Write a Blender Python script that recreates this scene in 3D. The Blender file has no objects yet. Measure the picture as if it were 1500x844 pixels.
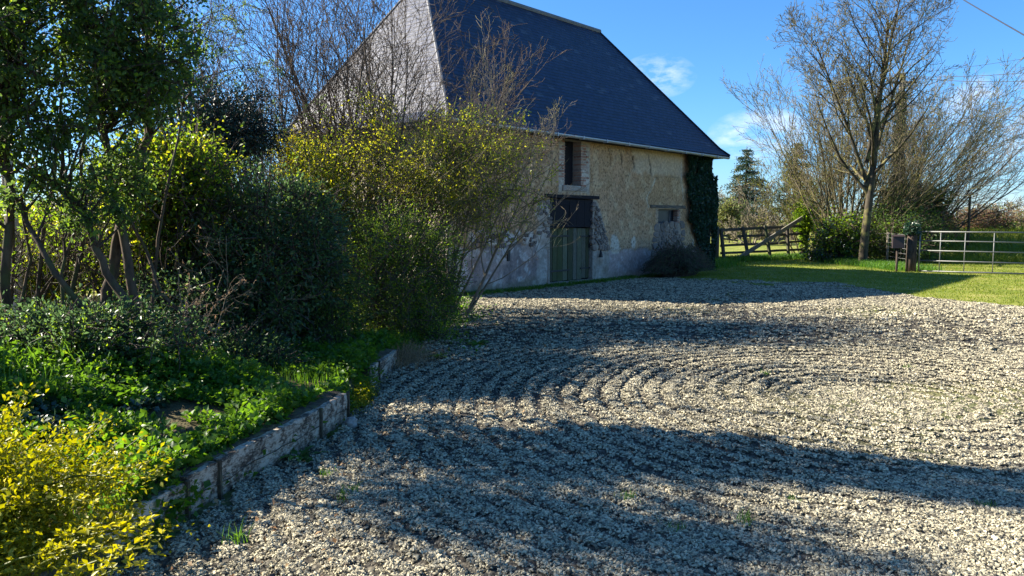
import bpy, math, random
import numpy as np
from mathutils import Vector, Matrix

SC = bpy.context.scene
COL = SC.collection
R = math.radians

# ------------------------------------------------------------------ camera, sky, sun, exposure
cam = bpy.data.cameras.new('camera')
cam_o = bpy.data.objects.new('camera', cam)
COL.objects.link(cam_o)
cam.sensor_width = 36.0
cam.lens = 36.0 * 1110.0 / 1500.0
cam.clip_start = 0.05
cam.clip_end = 3000.0
cam_o.location = (0, 0, 1.6)
PITCH = math.atan(100 / 1110)
cam_o.rotation_euler = (math.pi / 2 - PITCH, 0, 0)
SC.camera = cam_o

SUN_AZ, SUN_EL = R(-74.5), R(34.4)
world = bpy.data.worlds.new('World')
SC.world = world
world.use_nodes = True
nt = world.node_tree
bg = nt.nodes['Background']
sky = nt.nodes.new('ShaderNodeTexSky')
sky.sky_type = 'NISHITA'
sky.sun_disc = False
sky.sun_elevation = SUN_EL
sky.sun_rotation = SUN_AZ
sky.air_density = 1.0
sky.dust_density = 0.25
sky.ozone_density = 3.0
hs = nt.nodes.new('ShaderNodeHueSaturation')
hs.inputs['Saturation'].default_value = 1.25
hs.inputs['Value'].default_value = 1.05
nt.links.new(sky.outputs[0], hs.inputs['Color'])
# a few small fair-weather clouds
tc = nt.nodes.new('ShaderNodeTexCoord')
noi = nt.nodes.new('ShaderNodeTexNoise')
noi.inputs['Scale'].default_value = 16.0
noi.inputs['Detail'].default_value = 7.0
noi.inputs['Roughness'].default_value = 0.62
mp = nt.nodes.new('ShaderNodeMapping')
mp.inputs['Scale'].default_value = (1, 1, 2.2)
nt.links.new(tc.outputs['Generated'], mp.inputs[0])
nt.links.new(mp.outputs[0], noi.inputs['Vector'])


def wmath(op, a, b=None):
    n = nt.nodes.new('ShaderNodeMath')
    n.operation = op
    for i, v in enumerate((a, b)):
        if v is None:
            continue
        if isinstance(v, (int, float)):
            n.inputs[i].default_value = v
        else:
            nt.links.new(v, n.inputs[i])
    return n.outputs[0]


def skydir(px, py):
    a = (px - 750) / 1110
    b = (422 - py) / 1110
    d = Vector((a, math.cos(PITCH) + b * math.sin(PITCH), -math.sin(PITCH) + b * math.cos(PITCH)))
    return d.normalized()


mask = None
for px, py, rx, rz, amp in ((962, 112, .050, .028, .8), (1110, 198, .062, .034, .9), (1465, 170, .060, .05, .8), (1470, 300, .16, .022, .5), (1300, 318, .25, .015, .35),
                            (-500, 200, .3, .05, .5), (2300, 150, .2, .06, .5)):
    d = skydir(px, py)
    vs = nt.nodes.new('ShaderNodeVectorMath')
    vs.operation = 'SUBTRACT'
    nt.links.new(tc.outputs['Generated'], vs.inputs[0])
    vs.inputs[1].default_value = d
    vm = nt.nodes.new('ShaderNodeVectorMath')
    vm.operation = 'MULTIPLY'
    nt.links.new(vs.outputs[0], vm.inputs[0])
    vm.inputs[1].default_value = (1 / rx, 1 / rx, 1 / rz)
    ln = nt.nodes.new('ShaderNodeVectorMath')
    ln.operation = 'LENGTH'
    nt.links.new(vm.outputs[0], ln.inputs[0])
    f = wmath('SUBTRACT', 1.0, ln.outputs['Value'])
    f = wmath('MAXIMUM', f, 0.0)
    f = wmath('POWER', f, 0.6)
    n2 = wmath('MULTIPLY', wmath('SUBTRACT', noi.outputs['Fac'], 0.38), 3.8)
    n2 = wmath('MAXIMUM', n2, 0.0)
    f = wmath('MULTIPLY', wmath('MULTIPLY', f, n2), amp)
    mask = f if mask is None else wmath('MAXIMUM', mask, f)
mask = wmath('MINIMUM', mask, 0.85)
mx = nt.nodes.new('ShaderNodeMix')
mx.data_type = 'RGBA'
nt.links.new(mask, mx.inputs['Factor'])
sepz = nt.nodes.new('ShaderNodeSeparateXYZ')
nt.links.new(tc.outputs['Generated'], sepz.inputs[0])
zr = nt.nodes.new('ShaderNodeValToRGB')
nt.links.new(sepz.outputs[2], zr.inputs[0])
zr.color_ramp.elements[0].position = 0.0
zr.color_ramp.elements[0].color = (.50, .74, 1.15, 1)
zr.color_ramp.elements[1].position = 0.42
zr.color_ramp.elements[1].color = (.92, 1.0, 1.10, 1)
e = zr.color_ramp.elements.new(.16)
e.color = (.62, .86, 1.12, 1)
tint = nt.nodes.new('ShaderNodeMix')
tint.data_type = 'RGBA'
tint.blend_type = 'MULTIPLY'
tint.inputs['Factor'].default_value = 1.0
nt.links.new(hs.outputs[0], tint.inputs[6])
nt.links.new(zr.outputs[0], tint.inputs[7])
nt.links.new(tint.outputs[2], mx.inputs[6])
mx.inputs[7].default_value = (7.5, 7.7, 8.3, 1)
nt.links.new(mx.outputs[2], bg.inputs['Color'])
bg.inputs['Strength'].default_value = 0.056

sun = bpy.data.lights.new('sun', 'SUN')
sun.energy = 5.0
sun.angle = R(0.5)
sun.color = (1.0, 0.91, 0.76)
sun_o = bpy.data.objects.new('sun', sun)
COL.objects.link(sun_o)
S = Vector((math.sin(SUN_AZ) * math.cos(SUN_EL), math.cos(SUN_AZ) * math.cos(SUN_EL), math.sin(SUN_EL)))
sun_o.rotation_euler = S.to_track_quat('Z', 'Y').to_euler()
sun_o.location = (-30, 10, 30)

SC.view_settings.view_transform = 'Standard'
SC.view_settings.look = 'None'
SC.view_settings.exposure = 1.8
SC.view_settings.gamma = 1.0
SC.render.engine = 'CYCLES'
SC.cycles.max_bounces = 6
SC.cycles.diffuse_bounces = 3
SC.cycles.glossy_bounces = 2
SC.cycles.transmission_bounces = 4
SC.cycles.transparent_max_bounces = 6
SC.cycles.use_denoising = True

# ------------------------------------------------------------------ helpers


def tag(o, label=None, cat=None, group=None, kind=None):
    if label: o['label'] = label
    if cat: o['category'] = cat
    if group: o['group'] = group
    if kind: o['kind'] = kind
    return o


def empty(name, loc=(0, 0, 0), rz=0.0):
    o = bpy.data.objects.new(name, None)
    COL.objects.link(o)
    o.empty_display_size = 0.3
    o.location = loc
    o.rotation_euler = (0, 0, rz)
    return o


def hash2(ix, iy, iz, seed):
    h = (ix.astype(np.int64) * 374761393 + iy.astype(np.int64) * 668265263 + iz.astype(np.int64) * 2147483647 + seed * 144665) & 0x7fffffff
    h = ((h ^ (h >> 13)) * 1274126177) & 0x7fffffff
    h = (h ^ (h >> 16)) & 0x7fffffff
    return (h % 100003) / 100003.0


def vnoise(x, y, z=None, seed=0):
    x = np.asarray(x, float)
    y = np.asarray(y, float)
    z = np.zeros_like(x) if z is None else np.asarray(z, float)
    x0, y0, z0 = np.floor(x), np.floor(y), np.floor(z)
    fx, fy, fz = x - x0, y - y0, z - z0
    fx, fy, fz = [t * t * (3 - 2 * t) for t in (fx, fy, fz)]
    r = 0
    for dx in (0, 1):
        for dy in (0, 1):
            for dz in (0, 1):
                w = (fx if dx else 1 - fx) * (fy if dy else 1 - fy) * (fz if dz else 1 - fz)
                r = r + w * hash2(x0 + dx, y0 + dy, z0 + dz, seed)
    return r


def fbm(x, y, z=None, seed=0, oct=4):
    a, s, r, t = 1.0, 1.0, 0, 0
    for i in range(oct):
        r = r + a * vnoise(np.asarray(x) * s, np.asarray(y) * s, None if z is None else np.asarray(z) * s, seed + i * 7)
        t += a
        a *= .5
        s *= 2.03
    return r / t


def sstep(a, b, x):
    t = np.clip((x - a) / (b - a), 0, 1)
    return t * t * (3 - 2 * t)


def np_mesh(name, verts, faces, mat=None, parent=None, smooth=False, attrs=None, uv=None, midx=None, mats=None):
    """faces: list of (M,k) integer arrays"""
    me = bpy.data.meshes.new(name)
    verts = np.asarray(verts, np.float32).reshape(-1, 3)
    faces = [np.asarray(f, np.int32) for f in faces if len(f)]
    me.vertices.add(len(verts))
    me.vertices.foreach_set('co', verts.ravel())
    loops = np.concatenate([f.ravel() for f in faces])
    tot = np.concatenate([np.full(len(f), f.shape[1], np.int32) for f in faces])
    start = np.concatenate([[0], np.cumsum(tot)[:-1]]).astype(np.int32)
    me.loops.add(len(loops))
    me.loops.foreach_set('vertex_index', loops)
    me.polygons.add(len(tot))
    me.polygons.foreach_set('loop_start', start)
    me.polygons.foreach_set('loop_total', tot)
    if smooth:
        me.polygons.foreach_set('use_smooth', np.ones(len(tot), bool))
    if midx is not None:
        me.polygons.foreach_set('material_index', np.asarray(midx, np.int32))
    me.update(calc_edges=True)
    if attrs:
        for k, v in attrs.items():
            v = np.asarray(v, np.float32)
            if v.ndim == 1:
                a = me.attributes.new(k, 'FLOAT', 'POINT')
                a.data.foreach_set('value', v)
            elif v.shape[1] == 3:
                a = me.attributes.new(k, 'FLOAT_VECTOR', 'POINT')
                a.data.foreach_set('vector', v.ravel())
    if uv is not None:
        l = me.uv_layers.new(name='UVMap')
        l.data.foreach_set('uv', np.asarray(uv, np.float32)[loops].ravel())
    for m in (mats or ([mat] if mat else [])):
        me.materials.append(m)
    o = bpy.data.objects.new(name, me)
    COL.objects.link(o)
    if parent:
        o.parent = parent
    return o


class MB:
    """collects boxes, tubes, free polygons into one mesh"""

    def __init__(s):
        s.v, s.f = [], []

    def add(s, verts, faces):
        n = len(s.v)
        s.v += [tuple(v) for v in verts]
        s.f += [tuple(n + i for i in f) for f in faces]

    def box(s, a, b, jitter=0.0, M=None, rnd=random):
        x0, y0, z0 = a
        x1, y1, z1 = b
        vs = [(x0, y0, z0), (x1, y0, z0), (x1, y1, z0), (x0, y1, z0), (x0, y0, z1), (x1, y0, z1), (x1, y1, z1), (x0, y1, z1)]
        if jitter:
            vs = [tuple(c + rnd.uniform(-jitter, jitter) for c in v) for v in vs]
        if M is not None:
            vs = [tuple(M @ Vector(v)) for v in vs]
        s.add(vs, [(0, 3, 2, 1), (4, 5, 6, 7), (0, 1, 5, 4), (1, 2, 6, 5), (2, 3, 7, 6), (3, 0, 4, 7)])

    def bar(s, p, q, w, h, up=(0, 0, 1)):
        p, q = Vector(p), Vector(q)
        d = (q - p)
        L = d.length
        d.normalize()
        side = d.cross(Vector(up)).normalized()
        u2 = side.cross(d).normalized()
        vs = []
        for t in (p, q):
            for a, b in ((-1, -1), (1, -1), (1, 1), (-1, 1)):
                vs.append(t + side * a * w / 2 + u2 * b * h / 2)
        s.add(vs, [(0, 1, 2, 3), (4, 7, 6, 5), (0, 4, 5, 1), (1, 5, 6, 2), (2, 6, 7, 3), (3, 7, 4, 0)])

    def tube(s, pts, r, sides=8):
        pts = [Vector(p) for p in pts]
        if not hasattr(r, '__len__'):
            r = [r] * len(pts)
        n = len(s.v)
        for i, p in enumerate(pts):
            d = (pts[min(i + 1, len(pts) - 1)] - pts[max(i - 1, 0)]).normalized()
            ref = Vector((0, 0, 1)) if abs(d.z) < .9 else Vector((1, 0, 0))
            a = d.cross(ref).normalized()
            b = a.cross(d)
            for k in range(sides):
                t = 2 * math.pi * k / sides
                s.v.append(tuple(p + (a * math.cos(t) + b * math.sin(t)) * r[i]))
        for i in range(len(pts) - 1):
            for k in range(sides):
                k2 = (k + 1) % sides
                s.f.append((n + i * sides + k, n + i * sides + k2, n + (i + 1) * sides + k2, n + (i + 1) * sides + k))
        s.f.append(tuple(n + k for k in range(sides))[::-1])
        s.f.append(tuple(n + (len(pts) - 1) * sides + k for k in range(sides)))

    def build(s, name, mat, parent=None, smooth=False, bevel=0.0):
        me = bpy.data.meshes.new(name)
        me.from_pydata(s.v, [], s.f)
        me.update()
        if smooth:
            me.polygons.foreach_set('use_smooth', [True] * len(me.polygons))
        me.materials.append(mat)
        o = bpy.data.objects.new(name, me)
        COL.objects.link(o)
        if parent:
            o.parent = parent
        if bevel:
            b = o.modifiers.new('bevel', 'BEVEL')
            b.width = bevel
            b.segments = 2
            b.limit_method = 'ANGLE'
        return o


# ------------------------------------------------------------------ materials
class NT:
    def __init__(s, name):
        s.m = bpy.data.materials.new(name)
        s.m.use_nodes = True
        s.t = s.m.node_tree
        s.b = s.t.nodes['Principled BSDF']
        s.out = s.t.nodes['Material Output']

    def n(s, typ, **kw):
        n = s.t.nodes.new(typ)
        for k, v in kw.items():
            setattr(n, k, v)
        return n

    def set(s, sock, v):
        if isinstance(v, (int, float, tuple, list)):
            if isinstance(v, (tuple, list)) and len(v) == 3 and sock.type == 'RGBA':
                v = (*v, 1)
            sock.default_value = v
        elif v is not None:
            s.t.links.new(v, sock)

    def math(s, op, a, b=None, c=None, clamp=False):
        n = s.n('ShaderNodeMath', operation=op, use_clamp=clamp)
        for i, v in enumerate((a, b, c)):
            if v is not None:
                s.set(n.inputs[i], v)
        return n.outputs[0]

    def mix(s, f, a, b, blend='MIX'):
        n = s.n('ShaderNodeMix', data_type='RGBA', blend_type=blend)
        s.set(n.inputs['Factor'], f)
        s.set(n.inputs[6], a)
        s.set(n.inputs[7], b)
        return n.outputs[2]

    def coord(s, kind='Object'):
        return s.n('ShaderNodeTexCoord').outputs[kind]

    def mapping(s, v, scale=(1, 1, 1), rot=(0, 0, 0)):
        n = s.n('ShaderNodeMapping')
        s.set(n.inputs[0], v)
        n.inputs['Scale'].default_value = scale
        n.inputs['Rotation'].default_value = rot
        return n.outputs[0]

    def noise(s, v, scale, detail=4, rough=.55, out='Fac'):
        n = s.n('ShaderNodeTexNoise')
        s.set(n.inputs['Vector'], v)
        n.inputs['Scale'].default_value = scale
        n.inputs['Detail'].default_value = detail
        n.inputs['Roughness'].default_value = rough
        return n.outputs[out]

    def voro(s, v, scale, feature='F1', out='Distance', rand=1.0):
        n = s.n('ShaderNodeTexVoronoi', feature=feature)
        s.set(n.inputs['Vector'], v)
        n.inputs['Scale'].default_value = scale
        n.inputs['Randomness'].default_value = rand
        return n.outputs[out]

    def ramp(s, f, stops):
        n = s.n('ShaderNodeValToRGB')
        s.set(n.inputs[0], f)
        el = n.color_ramp.elements
        while len(el) < len(stops):
            el.new(0.5)
        for e, (p, c) in zip(el, stops):
            e.position = p
            if isinstance(c, (int, float)):
                c = (c, c, c)
            e.color = (*c, 1)
        return n.outputs[0]

    def attr(s, name, out='Fac', typ='GEOMETRY'):
        n = s.n('ShaderNodeAttribute', attribute_name=name, attribute_type=typ)
        return n.outputs[out]

    def bump(s, h, strength=.5, dist=.01, normal=None):
        n = s.n('ShaderNodeBump')
        s.set(n.inputs['Height'], h)
        n.inputs['Strength'].default_value = strength
        n.inputs['Distance'].default_value = dist
        if normal is not None:
            s.set(n.inputs['Normal'], normal)
        return n.outputs[0]

    def done(s, col=None, rough=.8, bump=None, metal=0.0, spec=None):
        s.set(s.b.inputs['Base Color'], col)
        s.set(s.b.inputs['Roughness'], rough)
        s.b.inputs['Metallic'].default_value = metal
        if spec is not None:
            s.b.inputs['Specular IOR Level'].default_value = spec
        if bump is not None:
            s.set(s.b.inputs['Normal'], bump)
        return s.m


def leaf_mat(name, c1, c2, c3=None, trans=.45, rough=.45, spec=.5, tcol=1.6, sc=1.5):
    """leaves: per-leaf random colour, light passes through the blade"""
    m = NT(name)
    rnd = m.attr('rnd')
    big = m.noise(m.coord('Object'), sc, 3)
    f = m.math('ADD', m.math('MULTIPLY', rnd, .65), m.math('MULTIPLY', m.math('SUBTRACT', big, .3), .9), clamp=True)
    stops = [(0.0, c1), (.75, c2)]
    if c3:
        stops.append((1.0, c3))
    col = m.ramp(f, stops)
    m.done(col, rough, spec=spec)
    tr = m.n('ShaderNodeBsdfTranslucent')
    tcl = m.n('ShaderNodeHueSaturation')
    tcl.inputs['Hue'].default_value = 0.478
    tcl.inputs['Saturation'].default_value = 1.1
    tcl.inputs['Value'].default_value = tcol
    m.t.links.new(col, tcl.inputs['Color'])
    m.t.links.new(tcl.outputs[0], tr.inputs[0])
    mixs = m.n('ShaderNodeMixShader')
    mixs.inputs[0].default_value = trans
    m.t.links.new(m.b.outputs[0], mixs.inputs[1])
    m.t.links.new(tr.outputs[0], mixs.inputs[2])
    m.t.links.new(mixs.outputs[0], m.out.inputs[0])
    return m.m


def bark_mat(name, c1, c2, c3=None, scale=14, rough=.85):
    m = NT(name)
    co = m.coord('Object')
    st = m.noise(m.mapping(co, (1, 1, .25)), scale, 5, .65)
    bl = m.noise(co, scale * .35, 3)
    col = m.mix(m.ramp(st, [(.35, 0), (.65, 1)]), c1, c2)
    if c3:
        col = m.mix(m.ramp(bl, [(.5, 0), (.62, 1)]), col, c3)
    return m.done(col, rough, m.bump(st, .6, .01), spec=.25)


M = {}
M['bark_brown'] = bark_mat('bark_brown', (.035, .024, .016), (.11, .075, .05), (.07, .07, .03))
M['ash_bark'] = bark_mat('ash_bark', (.02, .016, .012), (.075, .062, .042), (.15, .135, .05), 9)
M['bark_grey'] = bark_mat('bark_grey', (.075, .065, .05), (.20, .175, .14), (.17, .16, .06))
M['bark_dark'] = bark_mat('bark_dark', (.03, .022, .018), (.09, .065, .05))
M['twig'] = bark_mat('twig', (.05, .036, .028), (.13, .10, .075), None, 6)
M['twig_lichen'] = bark_mat('twig_lichen', (.06, .05, .032), (.14, .12, .065), (.18, .165, .06), 5)
M['twig_pale'] = bark_mat('twig_pale', (.11, .095, .07), (.24, .20, .15), (.22, .20, .10), 6)
M['dead_twig'] = bark_mat('dead_twig', (.14, .10, .06), (.34, .26, .17), None, 8)
M['leaf_dark'] = leaf_mat('leaf_dark', (.028, .058, .020), (.072, .13, .032), (.17, .23, .045), .52, .45, .4, 2.3)
M['leaf_holly'] = leaf_mat('leaf_holly', (.026, .055, .026), (.06, .115, .042), (.12, .19, .045), .45, .40, .5, 2.3)
M['leaf_blue'] = leaf_mat('leaf_blue', (.010, .026, .022), (.020, .048, .035), None, .1, .5, .4, 1.3)
M['leaf_mid'] = leaf_mat('leaf_mid', (.05, .105, .015), (.12, .20, .024), (.22, .30, .035), .58, .4, .4, 2.1)
M['leaf_fresh'] = leaf_mat('leaf_fresh', (.16, .19, .025), (.32, .35, .04), (.46, .47, .08), .66, .4, .4, 1.8)
M['leaf_yellow'] = leaf_mat('leaf_yellow', (.20, .23, .018), (.38, .38, .035), (.56, .52, .14), .5, .45, .35, 1.35, 5)
M['leaf_olive'] = leaf_mat('leaf_olive', (.10, .14, .012), (.22, .24, .018), (.34, .32, .03), .5, .45, .3, 1.4, 4)
M['leaf_forsythia'] = leaf_mat('leaf_forsythia', (.26, .30, .02), (.48, .46, .03), None, .5, .5, .3, 1.3)
M['leaf_ivy'] = leaf_mat('leaf_ivy', (.010, .030, .016), (.022, .060, .026), (.04, .09, .04), .15, .32, .6, 1.5)
M['leaf_weed'] = leaf_mat('leaf_weed', (.035, .095, .014), (.08, .18, .022), (.16, .28, .03), .5, .45, .4, 1.9, 3)
M['leaf_fern'] = leaf_mat('leaf_fern', (.04, .12, .015), (.09, .22, .03), None, .45, .4, .4, 1.5, 3)
M['leaf_far'] = leaf_mat('leaf_far', (.02, .045, .03), (.05, .09, .05), None, .2, .6, .3, 1.4)
M['leaf_far_light'] = leaf_mat('leaf_far_light', (.09, .12, .04), (.20, .23, .07), None, .35, .6, .3, 1.3)
M['leaf_bronze'] = leaf_mat('leaf_bronze', (.13, .07, .04), (.28, .16, .09), None, .3, .6, .3, 1.2)
M['grass'] = leaf_mat('grass', (.09, .145, .016), (.18, .235, .028), (.32, .31, .07), .45, .5, .3, 1.4, .8)
M['grass_dry'] = leaf_mat('grass_dry', (.16, .10, .05), (.34, .24, .13), None, .3, .6, .3, 1.2)
M['grass_deep'] = leaf_mat('grass_deep', (.035, .10, .015), (.08, .19, .024), (.14, .27, .03), .45, .45, .4, 1.7, 2)


def wood_mat(name, c1, c2, moss=None, grain=(3, 3, .15), scale=22, rough=.85):
    m = NT(name)
    co = m.coord('Object')
    g = m.noise(m.mapping(co, grain), scale, 5, .7)
    col = m.mix(m.ramp(g, [(.35, 0), (.68, 1)]), c1, c2)
    if moss:
        b = m.noise(m.mapping(co, (1, 1, .3)), 3.2, 4)
        col = m.mix(m.ramp(b, [(.48, 0), (.66, .75)]), col, moss)
    return m.done(col, rough, m.bump(g, .5, .006), spec=.3)


m = NT('door_wood')
co = m.coord('Object')
g = m.noise(m.mapping(co, (7, 7, .35)), 22, 5, .7)
isl = m.n('ShaderNodeNewGeometry').outputs['Random Per Island']
col = m.mix(m.ramp(g, [(.35, 0), (.66, 1)]), (.035, .035, .028), (.19, .18, .15))
col = m.mix(m.math('MULTIPLY', isl, .75), col, (.10, .13, .035))
col = m.mix(1.0, col, m.ramp(m.math('FRACT', m.math('MULTIPLY', isl, 7.3)), [(0, .55), (1, 1.35)]), 'MULTIPLY')
M['door_wood'] = m.done(col, .9, m.bump(g, .6, .008), spec=.2)
M['dark_wood'] = wood_mat('dark_wood', (.007, .006, .009), (.018, .016, .022), None, (6, 6, .35))
M['hatch_wood'] = wood_mat('hatch_wood', (.006, .006, .010), (.014, .013, .02), None, (6, 6, .35))
M['gate_wood'] = wood_mat('gate_wood', (.035, .03, .028), (.12, .10, .085), (.09, .11, .045), (4, 4, 4), 9)
M['rail_grey'] = wood_mat('rail_grey', (.10, .09, .075), (.26, .24, .20), (.17, .18, .09), (4, 4, 4), 9)
M['lintel_wood'] = wood_mat('lintel_wood', (.05, .04, .035), (.20, .165, .13), None, (.6, 5, 5), 9)
M['stake_wood'] = wood_mat('stake_wood', (.035, .024, .014), (.12, .08, .045), (.06, .06, .02))

m = NT('iron')
M['iron'] = m.done((.012, .012, .014), .55, spec=.5)
m = NT('galvanised')
g = m.noise(m.coord('Object'), 30, 3)
M['galv'] = m.done(m.mix(g, (.10, .105, .10), (.20, .205, .20)), .55, metal=.3)
m = NT('zinc_gutter')
g = m.noise(m.mapping(m.coord('Object'), (1, 6, 6)), 4, 4)
M['zinc'] = m.done(m.mix(g, (.26, .29, .34), (.46, .49, .54)), .4, metal=.3)
m = NT('cable')
M['cable'] = m.done((.02, .02, .022), .6)
m = NT('wire')
M['wire'] = m.done((.24, .24, .24), .5, metal=.3)
m = NT('brown_paint')
M['brown_paint'] = m.done((.035, .022, .022), .5)
m = NT('dark_glass')
M['glass'] = m.done(m.mix(m.noise(m.coord('Object'), 5, 3), (.008, .010, .016), (.035, .038, .05)), .35, spec=.35)
m = NT('window_frame_paint')
M['win_frame'] = m.done((.10, .095, .10), .7)
m = NT('black_interior')
M['black'] = m.done((.008, .008, .010), .9, spec=.1)

# rubble stone, brick, mortar, render
m = NT('fieldstone')
isl = m.n('ShaderNodeNewGeometry').outputs['Random Per Island']
col = m.ramp(isl, [(0, (.09, .07, .065)), (.4, (.22, .165, .14)), (.7, (.38, .28, .21)), (1, (.20, .16, .15))])
nn = m.noise(m.coord('Object'), 25, 5)
M['stone'] = m.done(m.mix(.3, m.mix(.35, col, (.15, .11, .08)), m.ramp(nn, [(.3, .04), (.7, .30)])), .9, m.bump(nn, .5, .01), spec=.2)
m = NT('old_brick')
isl = m.n('ShaderNodeNewGeometry').outputs['Random Per Island']
col = m.ramp(isl, [(0, (.20, .09, .06)), (.3, (.34, .15, .10)), (.6, (.42, .23, .16)), (.8, (.36, .28, .24)), (1, (.26, .17, .15))])
nn = m.noise(m.coord('Object'), 45, 4)
M['brick'] = m.done(m.mix(m.ramp(nn, [(.45, 0), (.7, .55)]), col, (.42, .38, .34)), .9, m.bump(nn, .4, .005), spec=.2)
m = NT('lime_mortar')
nn = m.noise(m.coord('Object'), 18, 6, .65)
M['mortar'] = m.done(m.ramp(nn, [(.3, (.20, .17, .145)), (.65, (.42, .37, .32))]), .95, m.bump(nn, .5, .01), spec=.1)

# front wall: colour comes per vertex from numpy, pitting from nodes where the bare cob shows
m = NT('cob_wall')
co = m.coord('Object')
base = m.attr('col', 'Color')
cobm = m.attr('cob')
pit = m.voro(m.mapping(co, (1.6, 1, .8)), 13, 'F1', 'Distance')
pit2 = m.voro(m.mapping(co, (1.2, 1, 1)), 26, 'F1', 'Distance')
nz = m.noise(co, 13, 6, .7)
pn = m.noise(co, 34, 3, .6)
pm = m.math('MULTIPLY', m.ramp(pit, [(.18, 1), (.42, 0)]), m.ramp(nz, [(.40, 0), (.52, 1)]))
pm = m.math('ADD', pm, m.math('MULTIPLY', m.ramp(pit2, [(.12, .8), (.3, 0)]), m.ramp(pn, [(.45, 0), (.6, 1)])), clamp=True)
pm = m.math('MULTIPLY', pm, cobm)
c = m.mix(m.math('MULTIPLY', pm, .8), base, (.045, .028, .016))
c = m.mix(.75, c, m.ramp(nz, [(.28, .45), (.72, 1.5)]), 'MULTIPLY')
hgt = m.math('SUBTRACT', m.math('MULTIPLY', nz, .7), pm)
M['wall'] = m.done(c, .95, m.bump(hgt, .8, .018), spec=.1)

m = NT('side_render')
co = m.coord('Object')
nn = m.noise(co, 3, 6, .6)
M['side_wall'] = m.done(m.ramp(nn, [(.3, (.36, .30, .22)), (.7, (.55, .48, .38))]), .95, m.bump(nn, .4, .02), spec=.1)

# slates
m = NT('slate')
uv = m.coord('UV')
br = m.n('ShaderNodeTexBrick')
m.set(br.inputs['Vector'], uv)
br.inputs['Color1'].default_value = (.30, .30, .30, 1)
br.inputs['Color2'].default_value = (.75, .75, .75, 1)
br.inputs['Mortar'].default_value = (0, 0, 0, 1)
br.inputs['Scale'].default_value = 1.0
br.inputs['Mortar Size'].default_value = .010
br.inputs['Mortar Smooth'].default_value = .3
br.inputs['Brick Width'].default_value = .24
br.inputs['Row Height'].default_value = .125
br.inputs['Bias'].default_value = 0
sep = m.n('ShaderNodeSeparateXYZ')
m.set(sep.inputs[0], uv)
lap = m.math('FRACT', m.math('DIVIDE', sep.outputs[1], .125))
st = m.noise(m.mapping(uv, (2.2, .35, 1)), 1.6, 4, .6)
fine = m.noise(uv, 9, 5, .7)
lich = m.noise(uv, 2.4, 6, .7)
col = m.ramp(br.outputs['Color'], [(0, (.002, .004, .010)), (.30, (.005, .011, .034)), (.42, (.008, .017, .048)), (.8, (.020, .032, .075))])
col = m.mix(m.ramp(st, [(.4, 0), (.7, .55)]), col, (.032, .038, .058))
col = m.mix(m.ramp(lich, [(.58, 0), (.70, .40)]), col, (.06, .062, .055))
odd = m.voro(m.mapping(uv, (4.17, 8, 1)), 1.0, 'F1', 'Color', 0.0)
so = m.n('ShaderNodeSeparateColor')
m.set(so.inputs[0], odd)
col = m.mix(m.ramp(so.outputs[0], [(.965, 0), (.975, .55)]), col, (.09, .10, .125))
hg = m.math('ADD', m.math('MULTIPLY', lap, -1.0), m.math('MULTIPLY', br.outputs['Color'], .6))
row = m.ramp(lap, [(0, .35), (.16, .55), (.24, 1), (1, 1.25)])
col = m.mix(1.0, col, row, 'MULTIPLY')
rgh = m.math('ADD', .40, m.math('MULTIPLY', fine, .22))
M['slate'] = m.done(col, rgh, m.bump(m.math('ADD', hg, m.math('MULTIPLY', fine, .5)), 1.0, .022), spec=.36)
m = NT('ridge_tile')
M['ridge'] = m.done(m.mix(m.noise(m.coord('Object'), 6, 4), (.08, .085, .10), (.22, .22, .23)), .8)

# ------------------------------------------------------------------ terrain
WALL_LINE = [(-1.95, 2.6), (-1.78, 3.7), (-1.45, 5.5), (-1.36, 6.0), (-1.32, 7.1), (-1.30, 8.3), (-1.15, 9.5), (-1.0, 12.0), (-1.15, 14.0), (-1.45, 15.7)]


def edge_x(y):
    ys = [p[1] for p in WALL_LINE]
    xs = [p[0] for p in WALL_LINE]
    return np.interp(y, ys, xs)


ARC = (3.3, 6.55)


def gz(x, y):
    """terrain height"""
    x = np.asarray(x, float)
    y = np.asarray(y, float)
    d = edge_x(y) - x                              # >0 left of the retaining edge
    h0 = np.interp(y, [0, 5.8, 7, 9, 13, 16], [.20, .22, .18, .12, .05, 0.0])
    near = sstep(15.8, 14.0, y) * sstep(0.0, 1.0, y + 2)
    bank = sstep(.02, .09, d) * h0 + sstep(.1, 2.2, d) * .25
    z = bank * near
    r = np.hypot(x - ARC[0], y - ARC[1])
    # raked and driven furrows in the gravel
    amp = sstep(.35, 1.1, r) * sstep(10.5, 6.0, r) * sstep(1.3, .1, (x - ARC[0]) * .34 - (y - ARC[1]) * .30 + .2 + .6 * (vnoise(x * .5, y * .5, None, 3) - .5)) * (.7 + .3 * sstep(-1.5, .5, y - ARC[1]))
    ph = r / .185 * 2 * np.pi + 3.2 * vnoise(x * .35, y * .35, None, 5) + 1.5 * vnoise(x * 1.6, y * 1.6, None, 15)
    fur = (np.abs(np.sin(ph * .5)) - .5) * .068 * amp * (.25 + 1.3 * fbm(x * 1.1, y * 1.1, None, 8, 3))
    gm = sstep(.25, -.05, d)
    z = z + gm * fur * sstep(20, 13, y) + gm * (fbm(x * .8, y * .8, None, 11, 3) - .5) * .05 * sstep(1.5, 3, np.hypot(x, y))
    # earth bank behind the field gate and gentle field
    z = z + 1.15 * np.exp(-((y - (33 - .1 * (x - 15))) / 2.2) ** 2) * sstep(15.5, 18.0, x) * (.85 + .3 * vnoise(x * .3, y * .3))
    z = z + sstep(40, 120, y) * .3
    return z


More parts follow.
